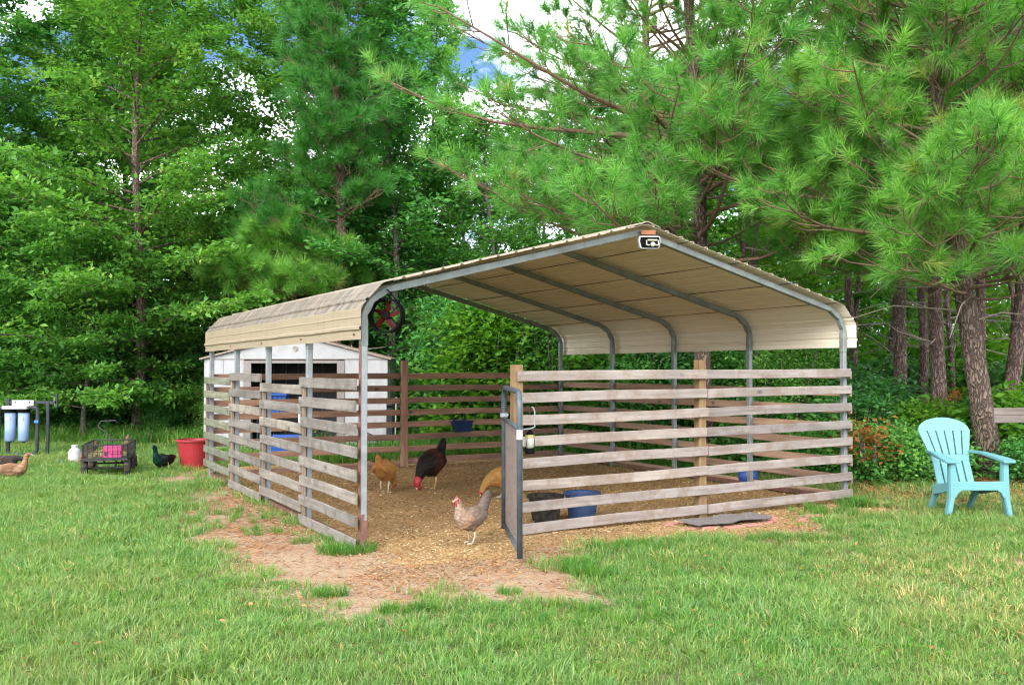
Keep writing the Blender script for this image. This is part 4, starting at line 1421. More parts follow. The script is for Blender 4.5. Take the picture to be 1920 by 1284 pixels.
HEN_BODY = [(-0.175, 0.30, 0.012, 0.02), (-0.14, 0.272, 0.05, 0.055), (-0.07, 0.238, 0.086, 0.095), (0.01, 0.215, 0.096, 0.108), (0.075, 0.222, 0.084, 0.100), (0.112, 0.262, 0.062, 0.072),
            (0.128, 0.312, 0.042, 0.047), (0.138, 0.352, 0.030, 0.034), (0.150, 0.388, 0.027, 0.029), (0.172, 0.400, 0.020, 0.022), (0.188, 0.398, 0.008, 0.010)]
HEN_TAIL = [(-0.10, 0.25, 0.05, 0.06), (-0.15, 0.305, 0.044, 0.058), (-0.185, 0.36, 0.036, 0.054), (-0.215, 0.415, 0.024, 0.044), (-0.228, 0.445, 0.008, 0.018)]
THIGH = lambda sy: [(0.01, 0.20, 0.04, 0.045, sy * 0.045), (0.005, 0.155, 0.032, 0.034, sy * 0.045), (0.0, 0.115, 0.016, 0.017, sy * 0.043), (0.0, 0.10, 0.006, 0.006, sy * 0.043)]
HEN_DOWN = [(-0.175, 0.33, 0.012, 0.02), (-0.14, 0.295, 0.05, 0.055), (-0.07, 0.25, 0.088, 0.098), (0.01, 0.215, 0.098, 0.108), (0.075, 0.195, 0.086, 0.095), (0.125, 0.175, 0.062, 0.068),
            (0.165, 0.14, 0.042, 0.047), (0.190, 0.098, 0.031, 0.034), (0.205, 0.062, 0.026, 0.029), (0.215, 0.040, 0.018, 0.020), (0.220, 0.030, 0.006, 0.008)]

M['hen_grey'] = feather('grey_peach_feathers', [(0.0, (0.0618, 0.0488, 0.0431)), (0.30, (0.1348, 0.1014, 0.0817)), (0.62, (0.1852, 0.1288, 0.0941)), (0.76, (0.3075, 0.1825, 0.1100)), (0.90, (0.3075, 0.2315, 0.1837)), (1.0, (0.2835, 0.2374, 0.2041))], (0.0807, 0.0608, 0.0510), amt=0.5)
M['buff'] = feather('buff_feathers', [(0.0, (0.2537, 0.1025, 0.0302)), (0.4, (0.3326, 0.1630, 0.0487)), (1.0, (0.3746, 0.2058, 0.0664))], (0.2176, 0.1025, 0.0336), amt=0.45)
M['rooster'] = feather('black_mahogany_feathers', [(0.0, (0.012, 0.012, 0.012)), (0.32, (0.016, 0.010, 0.009)), (0.5, (0.085, 0.022, 0.014)), (0.66, (0.05, 0.014, 0.010)), (0.8, (0.014, 0.011, 0.010)), (1, (0.02, 0.012, 0.01))], (0.008, 0.008, 0.008), amt=0.7, gloss=0.4)
M['duck_tan'] = feather('tan_duck_feathers', [(0.0, (0.3360, 0.2352, 0.1613)), (0.45, (0.2554, 0.1478, 0.0874)), (0.8, (0.2957, 0.1814, 0.1075)), (1.0, (0.2419, 0.1210, 0.0605))], (0.1142, 0.0571, 0.0336), amt=0.75, sc=18)
M['duck_black'] = feather('black_green_duck_feathers', [(0.0, (0.010, 0.011, 0.012)), (0.7, (0.010, 0.013, 0.012)), (0.9, (0.008, 0.028, 0.022)), (1.0, (0.006, 0.04, 0.028))], (0.005, 0.006, 0.006), gloss=0.3)
M['duck_mott'] = feather('mottled_dark_feathers', [(0.0, (0.05, 0.04, 0.035)), (0.5, (0.09, 0.055, 0.04)), (1.0, (0.03, 0.03, 0.028))], (0.015, 0.013, 0.012), amt=0.8)
M['hen_brown'] = feather('brown_hen_feathers', [(0.0, (0.07, 0.045, 0.03)), (0.5, (0.15, 0.085, 0.05)), (1.0, (0.17, 0.11, 0.07))], (0.05, 0.03, 0.02), amt=0.6)


def hen(label, loc, heading, s, mt, down=False, shank='shank', comb=1.0, tail=True, wat=0.8, cat='hen', name='hen', tailk=1.0):
    r = thing(name, label, cat, (loc[0], loc[1], gz(loc[0], loc[1]) + 0.012), heading)
    body = HEN_DOWN if down else HEN_BODY
    if name == 'rooster': body = [(q[0], q[1] + 0.01, q[2] * 1.12, q[3] * 1.12) for q in body]
    lofts = [body, THIGH(1), THIGH(-1), wing(1), wing(-1)]
    if tail:
        tl_ = [(-0.10 + (q[0] + 0.10) * tailk, 0.25 + (q[1] - 0.25) * tailk + (0.02 if down else 0), q[2], q[3] * tailk) for q in HEN_TAIL]
        lofts.append(tl_)
    body_mesh(r, lofts, mt, s)
    legs(r, s, [(0.015, 0.043, 0, 0.0, 0.043), (-0.02, -0.043, 0, 0.0, -0.043)], 0.13, M[shank])
    if down: head_bits(r, s, 0.208, 0.055, 0.027, -1.1, comb, wat)
    else: head_bits(r, s, 0.156, 0.390, 0.027, 0.0, comb, wat)
    return r


hen('grey and peach hen standing alert in the pen opening', (-0.36, 8.13), R(225), 0.99, M['hen_grey'], False, 'shank_pale', 0.7)
rooster = hen('black and mahogany rooster bending to peck with red comb', (-1.03, 11.95), R(240), 1.42, M['rooster'], True, 'shank', 1.5, True, 1.6, 'rooster', 'rooster', 0.85)
hk_ = MB()
hk_.loft([(0.185 * 1.42, 0.13 * 1.42, 0.02, 0.03), (0.20 * 1.42, 0.105 * 1.42, 0.050, 0.052), (0.212 * 1.42, 0.075 * 1.42, 0.050, 0.050), (0.222 * 1.42, 0.045 * 1.42, 0.036, 0.036), (0.228 * 1.42, 0.03 * 1.42, 0.01, 0.01)], 12)
hk_.build('red_face_skin', M['comb'], rooster, smooth=True)
hen('buff hen pecking beside the rear fence post, left of the rooster', (-1.55, 11.45), R(72), 1.24, M['buff'], True, 'shank_pale', 0.8, True, 0.8, tailk=0.6)
hen('buff hen pecking half hidden behind the open gate', (-0.13, 11.15), R(186), 1.12, M['buff'], True, 'shank_pale', 0.9, True, 0.8, tailk=0.6)
hen('brown hen on the grass beside the white jug and cart', (-6.66, 14.7), R(250), 0.85, M['hen_brown'], True, 'shank', 0.5, True, 0.5)
hen('brown hen standing behind the garden cart', (-6.1, 14.75), R(100), 1.1, M['hen_brown'], False, 'shank', 0.4, False, 0.5)


def duck(label, loc, heading, s, mt, up=True, bill=(0.42, 0.30, 0.10)):
    r = thing('duck', label, 'duck', (loc[0], loc[1], gz(loc[0], loc[1]) + 0.01), heading)
    z = 0.13
    body = [(-0.25, z + 0.045, 0.012, 0.008), (-0.20, z + 0.03, 0.05, 0.028), (-0.13, z + 0.012, 0.082, 0.062), (-0.03, z, 0.10, 0.090), (0.07, z + 0.004, 0.095, 0.092), (0.135, z + 0.03, 0.066, 0.075)]
    if up:
        body += [(0.165, z + 0.085, 0.040, 0.045), (0.175, z + 0.14, 0.029, 0.032), (0.185, z + 0.185, 0.030, 0.034), (0.205, z + 0.21, 0.029, 0.030), (0.232, z + 0.208, 0.020, 0.020), (0.245, z + 0.203, 0.010, 0.010)]
        hx, hz = 0.232, z + 0.205
    else:
        body += [(0.175, z + 0.055, 0.04, 0.045), (0.215, z + 0.055, 0.029, 0.032), (0.255, z + 0.045, 0.031, 0.032), (0.285, z + 0.03, 0.022, 0.022), (0.298, z + 0.022, 0.010, 0.01)]
        hx, hz = 0.286, z + 0.026
    wg = lambda sy: [(0.09, z + 0.03, 0.004, 0.01, sy * 0.075), (0.04, z + 0.035, 0.02, 0.05, sy * 0.088), (-0.07, z + 0.04, 0.02, 0.052, sy * 0.086), (-0.17, z + 0.045, 0.012, 0.026, sy * 0.056), (-0.23, z + 0.055, 0.003, 0.006, sy * 0.02)]
    body_mesh(r, [body, wg(1), wg(-1)], mt, s)
    bm__ = MB()
    bm__.loft([((hx - 0.005) * s, hz * s, 0.013 * s, 0.014 * s), ((hx + 0.025) * s, (hz - 0.006) * s, 0.014 * s, 0.008 * s), ((hx + 0.05) * s, (hz - 0.012) * s, 0.015 * s, 0.004 * s), ((hx + 0.06) * s, (hz - 0.014) * s, 0.008 * s, 0.002 * s)], 10)
    bm__.build('bill', plain('duck_bill', bill), r, smooth=True)
    for sy in (-1, 1):
        e_ = MB()
        e_.lathe([(0.0045 * s, -0.002), (0.0045 * s, 0.001), (0.002 * s, 0.0035)], 8)
        o = e_.build('eye', M['eye'], r)
        o.matrix_local = Matrix.Translation(((hx - 0.028) * s, sy * 0.027 * s, (hz + 0.012) * s)) @ Matrix.Rotation(-sy * PI / 2, 4, 'X')
    legs(r, s, [(0.0, 0.05, 0, 0.0, 0.05), (-0.01, -0.05, 0, 0.0, -0.05)], 0.07, M['shank'])
    return r


duck('tan brown duck on the grass at the left edge of the photo', (-6.82, 12.75), R(8), 1.05, M['duck_tan'], True, (0.25, 0.25, 0.26))
duck('glossy black duck standing on grass between the cart and the red tub', (-5.19, 13.95), R(253), 1.08, M['duck_black'], True, (0.08, 0.09, 0.07))
duck('dark mottled duck foraging behind the tan duck', (-7.48, 13.75), R(5), 1.1, M['duck_mott'], False, (0.12, 0.11, 0.08))

# ------------------------------------------------------------------ vegetation
def unit(v):
    return v / np.maximum(np.linalg.norm(v, axis=-1, keepdims=True), 1e-9)


def leaf_quads(P, D, N, Ln, Wd, fold=0.12):
    D = unit(D)
    Sd = unit(np.cross(N, D))
    N2 = np.cross(D, Sd)
    L_, W_ = Ln[:, None], Wd[:, None]
    mid = P + D * L_ * 0.45
    V = np.stack([P, mid + Sd * W_ * 0.5 + N2 * W_ * fold, P + D * L_ - N2 * L_ * 0.08, mid - Sd * W_ * 0.5 + N2 * W_ * fold], 1)
    n = len(P)
    return V.reshape(-1, 3), np.arange(n * 4).reshape(-1, 4)


def trunk_path(rs, H, wob=0.12, lean=(0, 0), n=9):
    ph = rs.uniform(0, 6, 2)
    return [(lean[0] * (i / (n - 1)) + wob * math.sin(ph[0] + i * 0.9) * (i > 0) * min(1, i / 3), lean[1] * (i / (n - 1)) + wob * math.sin(ph[1] + i * 0.8) * (i > 0) * min(1, i / 3), -0.15 + (H + 0.15) * i / (n - 1)) for i in range(n)]


def on_path(path, z):
    zs = [p[2] for p in path]
    return np.array([np.interp(z, zs, [p[0] for p in path]), np.interp(z, zs, [p[1] for p in path]), z])


def broadleaf(seed, H, R0, zlow, nb, ntw, nlf, leaf, mleaf, mbark, r0, top=0.25, flat=0.5, up=55, wob=0.12):
    rs = np.random.default_rng(seed)
    tp = trunk_path(rs, H, wob)
    mb = MB()
    mb.tube(tp, [r0 * (1.25 if i == 0 else 1) * (1 - 0.88 * i / (len(tp) - 1)) for i in range(len(tp))], 9)
    P, D, N, VR, SZ = [], [], [], [], []
    for i in range(nb):
        f = (i + rs.uniform(0, 1)) / nb
        h = zlow + (H * 0.97 - zlow) * f
        az = i * 2.399 + rs.uniform(-0.5, 0.5)
        prof = 1.0 if f < 0.35 else 1 - (1 - top) * ((f - 0.35) / 0.65) ** 1.2
        if f < 0.08: prof *= 0.8
        Lb = R0 * prof * rs.uniform(0.65, 1.12)
        e = R(4 + up * f ** 1.4 + rs.uniform(-8, 10))
        p0 = on_path(tp, h * 0.96)
        dh = np.array([math.cos(az), math.sin(az), 0])
        tt = np.linspace(0, 1, 6)
        sag = -0.10 * Lb * (1 - f)
        wv = rs.uniform(-0.1, 0.1)
        perp = np.array([-dh[1], dh[0], 0])
        br = [p0 + dh * Lb * t * math.cos(e) + np.array([0, 0, Lb * t * math.sin(e) + sag * t * t]) + perp * Lb * wv * math.sin(t * 3) for t in tt]
        rb_ = max(0.012, r0 * 0.34 * (1 - 0.75 * f))
        mb.tube(br, [rb_ * (1 - 0.85 * t) for t in tt], 5, False)
        for k in range(ntw):
            t = 0.16 + 0.84 * (k + rs.uniform(0, 1)) / ntw
            q = np.array([np.interp(t, tt, [b[j] for b in br]) for j in range(3)])
            sd_ = 1 if k % 2 else -1
            aa = az + sd_ * rs.uniform(0.35, 1.35) * (1 - 0.4 * t)
            tl_ = (0.30 + 0.42 * R0 * 0.25) * (1.15 - 0.55 * t) * rs.uniform(0.6, 1.25)
            td = unit(np.array([math.cos(aa), math.sin(aa), rs.normal(0.10, 0.22)]))
            if k % 3 == 0: mb.tube([q, q + td * tl_], [rb_ * 0.28, 0.004], 3, False)
            n = max(4, int(nlf * rs.uniform(0.6, 1.4)))
            s_ = rs.uniform(0, 1, n) ** 0.8
            sp_ = 0.06 + 0.15 * tl_
            pos = q + td * (s_ * tl_)[:, None] + rs.normal(size=(n, 3)) * [sp_, sp_, sp_ * flat]
            P.append(pos)
            dr_ = td * 0.7 + rs.normal(size=(n, 3)) * [0.7, 0.7, 0.35]
            D.append(dr_)
            N.append(np.array([0, 0, 1.0]) + rs.normal(size=(n, 3)) * 0.55)
            base = rs.normal(0.42, 0.14)
            VR.append(np.clip(base + rs.normal(0, 0.16, n), 0, 1))
            SZ.append(leaf * rs.uniform(0.45, 1.4, n))
    P, D, N, VR, SZ = map(np.concatenate, (P, D, N, VR, SZ))
    V, F = leaf_quads(P, D, N, SZ, SZ * 0.52)
    return mb.mesh('trunk', mbark, smooth=True), np_mesh('crown', V, F, mleaf, VR)


def needles(rs, axes, origins, nn, ln, wd, shoot=0.16):
    """tufts: needles fanned round the end of a shoot"""
    T = len(axes)
    A = unit(axes)
    ref = np.where(np.abs(A[:, 2:3]) > 0.9, [[1.0, 0, 0]], [[0, 0, 1.0]])
    B = unit(np.cross(A, ref))
    Cc = np.cross(A, B)
    s_ = rs.uniform(-0.05, 1, (T, nn)) * shoot
    an = rs.normal(0.72, 0.30, (T, nn)).clip(0.08, 1.6)
    az = rs.uniform(0, 2 * PI, (T, nn))
    l = ln * rs.uniform(0.7, 1.15, (T, nn))
    d = A[:, None] * np.cos(an)[..., None] + (B[:, None] * np.cos(az)[..., None] + Cc[:, None] * np.sin(az)[..., None]) * np.sin(an)[..., None]
    p0 = origins[:, None] + A[:, None] * s_[..., None]
    droop = np.zeros_like(d)
    droop[..., 2] = -0.16
    tip = p0 + unit(d + droop) * l[..., None]
    view = np.array([0.1, -0.9, 0.2])
    sd_ = unit(np.cross(d, view + rs.normal(size=d.shape) * 0.5)) * wd * 0.5
    mid = p0 + d * (l * 0.5)[..., None]
    V = np.stack([p0 - sd_ * 0.6, p0 + sd_ * 0.6, tip], 2)
    var = np.clip(rs.normal(0.42, 0.14, (T, 1)) + rs.normal(0, 0.17, (T, nn)), 0, 0.74)
    dry = rs.random((T, 1)) < 0.05
    var = np.where(dry & (rs.random((T, nn)) < 0.7), rs.uniform(0.8, 1.0, (T, nn)), var)
    n = T * nn
    return V.reshape(-1, 3), np.arange(n * 3).reshape(-1, 3), var.ravel()


def pine(seed, H, z0, zmax, R0, nb, r0, mneedle, mbark, nn=64, ln=0.21, wd=0.0065, lean=(0, 0), extra=(), dead=10, dens=1.0, wob=0.08, az_bias=None, zdead=1.6, az_list=None):
    rs = np.random.default_rng(seed)
    tp = trunk_path(rs, H, wob, lean, 12)
    mb = MB()
    mb.tube(tp, [r0 * (1.22 if i == 0 else 1) * (1 - 0.80 * i / 11) for i in range(12)], 14)
    O, A = [], []
    jobs = []
    for i in range(nb):
        f = (i + rs.uniform(0, 1)) / nb
        z = z0 + (zmax - z0) * f
        az = rs.uniform(0, 2 * PI) if az_bias is None or rs.random() < 0.45 else rs.normal(az_bias, 0.9)
        k = (z - z0) / max(0.1, (H - z0))
        jobs.append((z, az, R0 * (1 - 0.8 * k) * rs.uniform(0.6, 1.1), R(rs.uniform(-6, 20) + 45 * k)))
    jobs += list(extra)
    for (z, az, Lb, e) in jobs:
        p0 = on_path(tp, z)
        dh = np.array([math.cos(az), math.sin(az), 0.0])
        perp = np.array([-dh[1], dh[0], 0])
        tt = np.linspace(0, 1, 7)
        wv, wz = rs.uniform(-0.10, 0.10), rs.uniform(-0.05, 0.05)
        br = np.array([p0 + dh * Lb * t * math.cos(e) + np.array([0, 0, 1.0]) * Lb * (math.sin(e) * t + 0.16 * t * t * t + wz * math.sin(t * 5)) + perp * Lb * wv * math.sin(t * 3.3) for t in tt])
        rb_ = 0.012 + 0.009 * Lb
        mb.cur = 1
        mb.tube(br, [rb_ * (1 - 0.8 * t) for t in tt], 6, False)
        n2 = max(3, int(Lb * 2.6 * dens))
        for k in range(n2 + 1):
            t = 1.0 if k == n2 else 0.32 + 0.66 * (k + rs.uniform(0, 1)) / n2
            q = np.array([np.interp(t, tt, br[:, j]) for j in range(3)])
            sd_ = 1 if k % 2 else -1
            aa = az + (rs.normal(0, 0.15) if k == n2 else sd_ * rs.uniform(0.4, 1.15))
            l2 = (0.25 if k == n2 else rs.uniform(0.35, 0.95) * (1.1 - 0.5 * t) * min(1.2, 0.5 + Lb * 0.25))
            td = unit(np.array([math.cos(aa), math.sin(aa), rs.normal(0.30, 0.20)]))
            q1 = q + td * l2 * 0.6
            td2 = unit(td + np.array([0, 0, 0.35]))
            q2 = q1 + td2 * l2 * 0.4
            mb.tube([q, q1, q2], [0.010, 0.008, 0.006], 4, False)
            O.append(q2); A.append(unit(td2 + np.array([0, 0, 0.25])))
            ns_ = 1 + int(l2 * 3.2 * dens)
            for j in range(ns_):
                s_ = rs.uniform(0.25, 0.9)
                qq = q + (q2 - q) * s_
                d3 = unit(td + rs.normal(size=3) * 0.55 + np.array([0, 0, 0.35]))
                l3 = rs.uniform(0.10, 0.28)
                mb.tube([qq, qq + d3 * l3], [0.006, 0.005], 3, False)
                O.append(qq + d3 * l3); A.append(unit(d3 + np.array([0, 0, 0.2])))
    mb.cur = 2
    for i in range(dead):
        z = rs.uniform(zdead, zdead + (zmax - zdead) * 0.8)
        az = rs.uniform(0, 2 * PI)
        p0 = on_path(tp, z)
        l = rs.uniform(0.5, 1.7)
        d = np.array([math.cos(az), math.sin(az), rs.uniform(-0.25, 0.3)])
        q = p0 + d * l * 0.6 + rs.normal(size=3) * 0.05
        q2 = q + (d + rs.normal(size=3) * 0.35) * l * 0.4
        mb.tube([p0, q, q2], [0.014, 0.009, 0.003], 5, False)
        for j in range(3):
            s_ = rs.uniform(0.3, 0.9)
            a_ = p0 + (q - p0) * s_
            mb.tube([a_, a_ + (d * 0.5 + rs.normal(size=3) * 0.5) * 0.4], [0.006, 0.002], 3, False)
    O, A = np.array(O), np.array(A)
    V, F, var = needles(rs, A, O, nn, ln, wd)
    return mb.mesh('trunk', [mbark, M['twig'], M['deadtwig']], smooth=True), np_mesh('crown', V, F, mneedle, var)


def shrub(seed, Rr, Hh, ncl, nlf, leaf, mleaf, flat=0.6, stems=7):
    rs = np.random.default_rng(seed)
    mb = MB()
    P, D, N, VR, SZ = [], [], [], [], []
    for i in range(stems):
        a = rs.uniform(0, 2 * PI)
        mb.tube([(0.1 * math.cos(a), 0.1 * math.sin(a), -0.05), (Rr * 0.35 * math.cos(a), Rr * 0.35 * math.sin(a), Hh * 0.5), (Rr * 0.6 * math.cos(a), Rr * 0.6 * math.sin(a), Hh * 0.85)], [0.018, 0.011, 0.004], 5, False)
    for i in range(ncl):
        a = rs.uniform(0, 2 * PI)
        h = rs.uniform(0.04, 1) ** 0.85
        pr = math.sqrt(max(0.05, 1 - (h - 0.35) ** 2 / 0.48)) if h > 0.35 else 0.75 + 0.25 * h / 0.35
        rr__ = Rr * pr * math.sqrt(rs.uniform(0.08, 1.05)) * (0.8 + 0.25 * math.sin(a * 3 + seed))
        c_ = np.array([rr__ * math.cos(a), rr__ * math.sin(a), Hh * h])
        n = max(4, int(nlf * rs.uniform(0.5, 1.5)))
        sp_ = 0.11 + 0.05 * Rr
        P.append(c_ + rs.normal(size=(n, 3)) * [sp_, sp_, sp_ * flat])
        od = np.array([math.cos(a), math.sin(a), 0.1])
        D.append(od * 0.7 + rs.normal(size=(n, 3)) * [0.7, 0.7, 0.4])
        N.append(np.array([0, 0, 1.0]) + od * 0.3 + rs.normal(size=(n, 3)) * 0.5)
        VR.append(np.clip(rs.normal(0.42, 0.15) + rs.normal(0, 0.15, n), 0, 1))
        SZ.append(leaf * rs.uniform(0.6, 1.3, n))
    P, D, N, VR, SZ = map(np.concatenate, (P, D, N, VR, SZ))
    P[:, 2] = np.maximum(P[:, 2], 0.01)
    V, F = leaf_quads(P, D, N, SZ, SZ * 0.55)
    return mb.mesh('stem', M['bark_grey']), np_mesh('foliage', V, F, mleaf, VR)


def tree(name, meshes, loc, rot, sc, label, cat, group=None, names=('trunk', 'crown')):
    r = thing(name, label, cat, (loc[0], loc[1], -0.02), rot, group)
    r.scale = sc if hasattr(sc, '__len__') else (sc, sc, sc)
    for nme, me in zip(names, meshes):
        link(nme, me, r)
    return r


# --- broadleaf kinds
oakA = broadleaf(11, 12.5, 4.4, 0.7, 70, 16, 62, 0.135, M['leaf_oak'], M['bark_dark'], 0.13, 0.52, 0.42)
oakB = broadleaf(12, 12.0, 4.0, 0.7, 62, 15, 60, 0.135, M['leaf_oak'], M['bark_grey'], 0.13, 0.52, 0.42)
gumA = broadleaf(13, 10.5, 2.3, 1.0, 50, 10, 54, 0.115, M['leaf_gum'], M['bark_grey'], 0.09, 0.2, 0.7, 62)
gumB = broadleaf(14, 8.0, 2.8, 0.5, 50, 11, 52, 0.115, M['leaf_gum'], M['bark_grey'], 0.09, 0.4, 0.7, 50)
darkA = broadleaf(15, 10.0, 3.4, 0.8, 50, 12, 42, 0.13, M['leaf_dark'], M['bark_dark'], 0.14, 0.4, 0.6)
oakC = broadleaf(17, 5.2, 2.7, 0.75, 40, 12, 52, 0.125, M['leaf_oak'], M['bark_grey'], 0.07, 0.5, 0.42, 40)
brightA = broadleaf(16, 9.5, 3.4, 0.7, 46, 12, 34, 0.15, M['leaf_bright'], M['bark_dark'], 0.12, 0.5, 0.6)  # sunlight of the clearing is put into this leaf colour

WOOD = 'broadleaf trees along the wood edge'
tree('oak_tree', oakA, (-8.25, 20.6), 0.4, 1.0, 'tall spreading oak with layered boughs behind the garden cart', 'tree', WOOD)
tree('oak_tree', oakB, (-12.6, 20.9), 2.1, 1.02, 'tall oak at the far left edge behind the water filter stand', 'tree', WOOD)
tree('oak_tree', oakB, (-5.3, 23.6), 4.2, 1.0, 'oak rising behind the white shed, left of the dark pine', 'tree', WOOD)
tree('oak_tree', oakA, (-10.6, 25.2), 3.0, 1.05, 'second-row oak behind the leftmost oaks', 'tree', WOOD)
tree('oak_tree', oakA, (-16.5, 24.5), 5.0, 1.05, 'oak at the left border of the wood, deeper in', 'tree', WOOD)
tree('sweetgum_tree', gumA, (-2.7, 20.6), 0.0, (1.15, 1.15, 0.98), 'slender pale trunked sweetgum seen behind the fan', 'tree', WOOD)
tree('sweetgum_tree', gumA, (-1.95, 22.6), 2.2, (0.72, 0.72, 1.08), 'narrow spire-topped sweetgum against the white cloud', 'tree', WOOD)
tree('sweetgum_tree', gumB, (-0.45, 21.2), 1.0, (1.1, 1.1, 0.93), 'bushy sweetgum left of the roof peak, low in the sky gap', 'tree', WOOD)
tree('sweetgum_tree', gumB, (2.2, 22.2), 3.3, (1.1, 1.1, 1.0), 'bushy sweetgum behind the roof peak', 'tree', WOOD)
tree('evergreen_tree', darkA, (-3.8, 25.5), 0.8, 1.0, 'dark evergreen deep in the wood behind the leaning pine boughs', 'tree', WOOD)
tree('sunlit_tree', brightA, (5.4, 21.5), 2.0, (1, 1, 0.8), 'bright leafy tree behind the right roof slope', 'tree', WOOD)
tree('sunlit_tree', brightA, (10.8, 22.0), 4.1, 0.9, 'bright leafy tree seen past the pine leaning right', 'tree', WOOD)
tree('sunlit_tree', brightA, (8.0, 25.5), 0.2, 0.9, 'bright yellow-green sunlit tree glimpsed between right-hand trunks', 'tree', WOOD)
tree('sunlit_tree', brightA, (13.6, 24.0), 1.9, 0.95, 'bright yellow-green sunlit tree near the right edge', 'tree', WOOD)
tree('oak_sapling', oakC, (-10.7, 20.7), 0.6, 1.0, 'young oak filling the gap between the two big left oaks', 'tree', WOOD)
tree('oak_sapling', oakC, (-7.2, 22.2), 2.6, 0.95, 'young oak left of the shed behind the red tub', 'tree', WOOD)
tree('oak_sapling', oakC, (-14.6, 20.6), 4.0, 1.1, 'young oak low at the left edge beyond the filter stand', 'tree', WOOD)
tree('oak_sapling', oakC, (-9.0, 19.7), 1.2, 0.85, 'young oak with low boughs before the trunk of the big layered oak', 'tree', WOOD)
tree('oak_sapling', oakC, (-4.3, 22.0), 5.2, 1.15, 'young oak directly behind the white shed roof', 'tree', WOOD)
FAR = 'far trees deep in the wood'
k_ = 0
for x, y, s_, m_ in ((-21, 29, 1.0, oakB), (-16, 31, 1.0, brightA), (-12.5, 30, 1.0, oakA), (-8, 31, 1.0, brightA), (-5, 30, 0.95, darkA), (-1.5, 29, 1.12, gumB), (1.0, 29, 1.15, gumB), (3.6, 29, 0.9, brightA), (5.6, 30, 0.95, oakB),
                     (9.5, 31, 1.0, brightA), (12.8, 29, 1.0, oakA), (16.5, 30, 1.0, brightA), (20, 28, 1.0, oakB)):
    tree('far_tree', m_, (x, y), k_ * 1.3, s_, 'green tree far back in the wood', 'tree', FAR)
    k_ += 1

# --- pines
PN = 'tall pines'
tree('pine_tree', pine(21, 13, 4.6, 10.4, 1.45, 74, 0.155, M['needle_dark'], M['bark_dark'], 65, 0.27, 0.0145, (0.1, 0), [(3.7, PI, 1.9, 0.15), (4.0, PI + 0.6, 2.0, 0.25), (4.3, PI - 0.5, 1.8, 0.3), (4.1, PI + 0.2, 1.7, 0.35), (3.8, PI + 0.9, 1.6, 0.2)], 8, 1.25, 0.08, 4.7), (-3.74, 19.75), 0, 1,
     'dark pine with red-brown trunk rising behind the shed', 'pine', PN)
tree('young_pine', pine(22, 4.4, 2.9, 3.85, 1.5, 26, 0.05, M['needle'], M['bark_dark'], 110, 0.27, 0.0145, (0, 0), [], 0, 1.8), (-4.75, 19.75), 0, 1,
     'low bright pine bough just above the carport left eave', 'pine', PN)
tree('pine_tree', pine(23, 14, 3.2, 8.4, 3.5, 58, 0.145, M['needle'], M['bark_pine'], 65, 0.27, 0.0125, (-0.45, 0),
                       [(5.2, PI, 5.0, 0.06), (5.5, PI + 0.35, 4.4, 0.12), (3.9, PI + 0.1, 4.2, 0.0), (4.4, PI + 0.55, 3.8, 0.05), (3.5, PI + 0.8, 2.6, 0.0), (3.6, PI + 0.25, 3.4, -0.03), (3.7, PI + 0.45, 3.4, -0.03), (3.9, PI + 0.2, 3.0, 0.0), (3.6, PI + 0.7, 2.6, 0.02), (3.4, 4.3, 2.8, 0.0), (4.2, 4.6, 2.8, 0.1), (5.0, 4.2, 3.0, 0.1)], 14, 1.0, 0.06, 4.8), (3.15, 15.1), 0, 1,
     'tall pine standing just outside the right side of the pen', 'pine', PN)
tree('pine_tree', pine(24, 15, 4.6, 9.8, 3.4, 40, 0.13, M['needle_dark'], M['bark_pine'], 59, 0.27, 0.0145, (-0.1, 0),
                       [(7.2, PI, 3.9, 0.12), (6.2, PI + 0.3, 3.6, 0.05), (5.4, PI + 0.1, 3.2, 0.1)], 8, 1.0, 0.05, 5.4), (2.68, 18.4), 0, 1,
     'straight pine trunk against blue sky behind the roof peak', 'pine', PN)
tree('pine_tree', pine(25, 14, 2.75, 7.6, 2.9, 66, 0.165, M['needle'], M['bark_pine'], 74, 0.27, 0.0125, (-1.9, -0.2),
                       [(2.65, 4.7, 1.7, -0.06), (2.6, 4.0, 2.1, -0.08), (2.55, 5.3, 1.5, -0.05), (2.7, PI + 0.6, 2.2, -0.06), (2.9, PI + 0.9, 2.6, 0.0), (3.2, PI + 0.4, 3.2, 0.05), (3.6, PI, 3.6, 0.1), (3.0, 4.9, 2.0, 0.0), (3.7, 4.4, 2.4, 0.1), (4.4, 3.9, 2.8, 0.1)], 18, 1.0, 0.04, 4.2), (6.72, 13.1), 0, 1,
     'thick pale barked pine leaning left behind the turquoise chair', 'pine', PN)
tree('pine_tree', pine(26, 14, 3.1, 7.8, 3.1, 56, 0.125, M['needle'], M['bark_dark'], 68, 0.27, 0.0145, (-0.25, 0.1),
                       [(3.4, PI + 0.5, 3.0, 0.0), (4.0, PI + 0.2, 3.4, 0.1), (3.1, 4.3, 2.0, -0.05), (2.9, 3.9, 2.6, -0.06), (2.8, 4.8, 2.2, -0.04), (3.0, PI + 0.3, 2.6, -0.05)], 18, 1.0, 0.05, 4.0), (6.72, 14.6), 0, 1,
     'straight dark barked pine seen above the turquoise chair back', 'pine', PN)
tree('pine_tree', pine(27, 14, 3.2, 8.4, 3.1, 48, 0.125, M['needle'], M['bark_dark'], 59, 0.27, 0.0125, (-0.1, 0.1), [(3.6, PI + 0.4, 3.2, 0.0), (4.6, PI + 0.1, 3.4, 0.1)], 16, 1.0, 0.05, 4.0), (6.85, 16.4), 0, 1,
     'dark pine trunk between the carport and the chair, above the orange leaves', 'pine', PN)
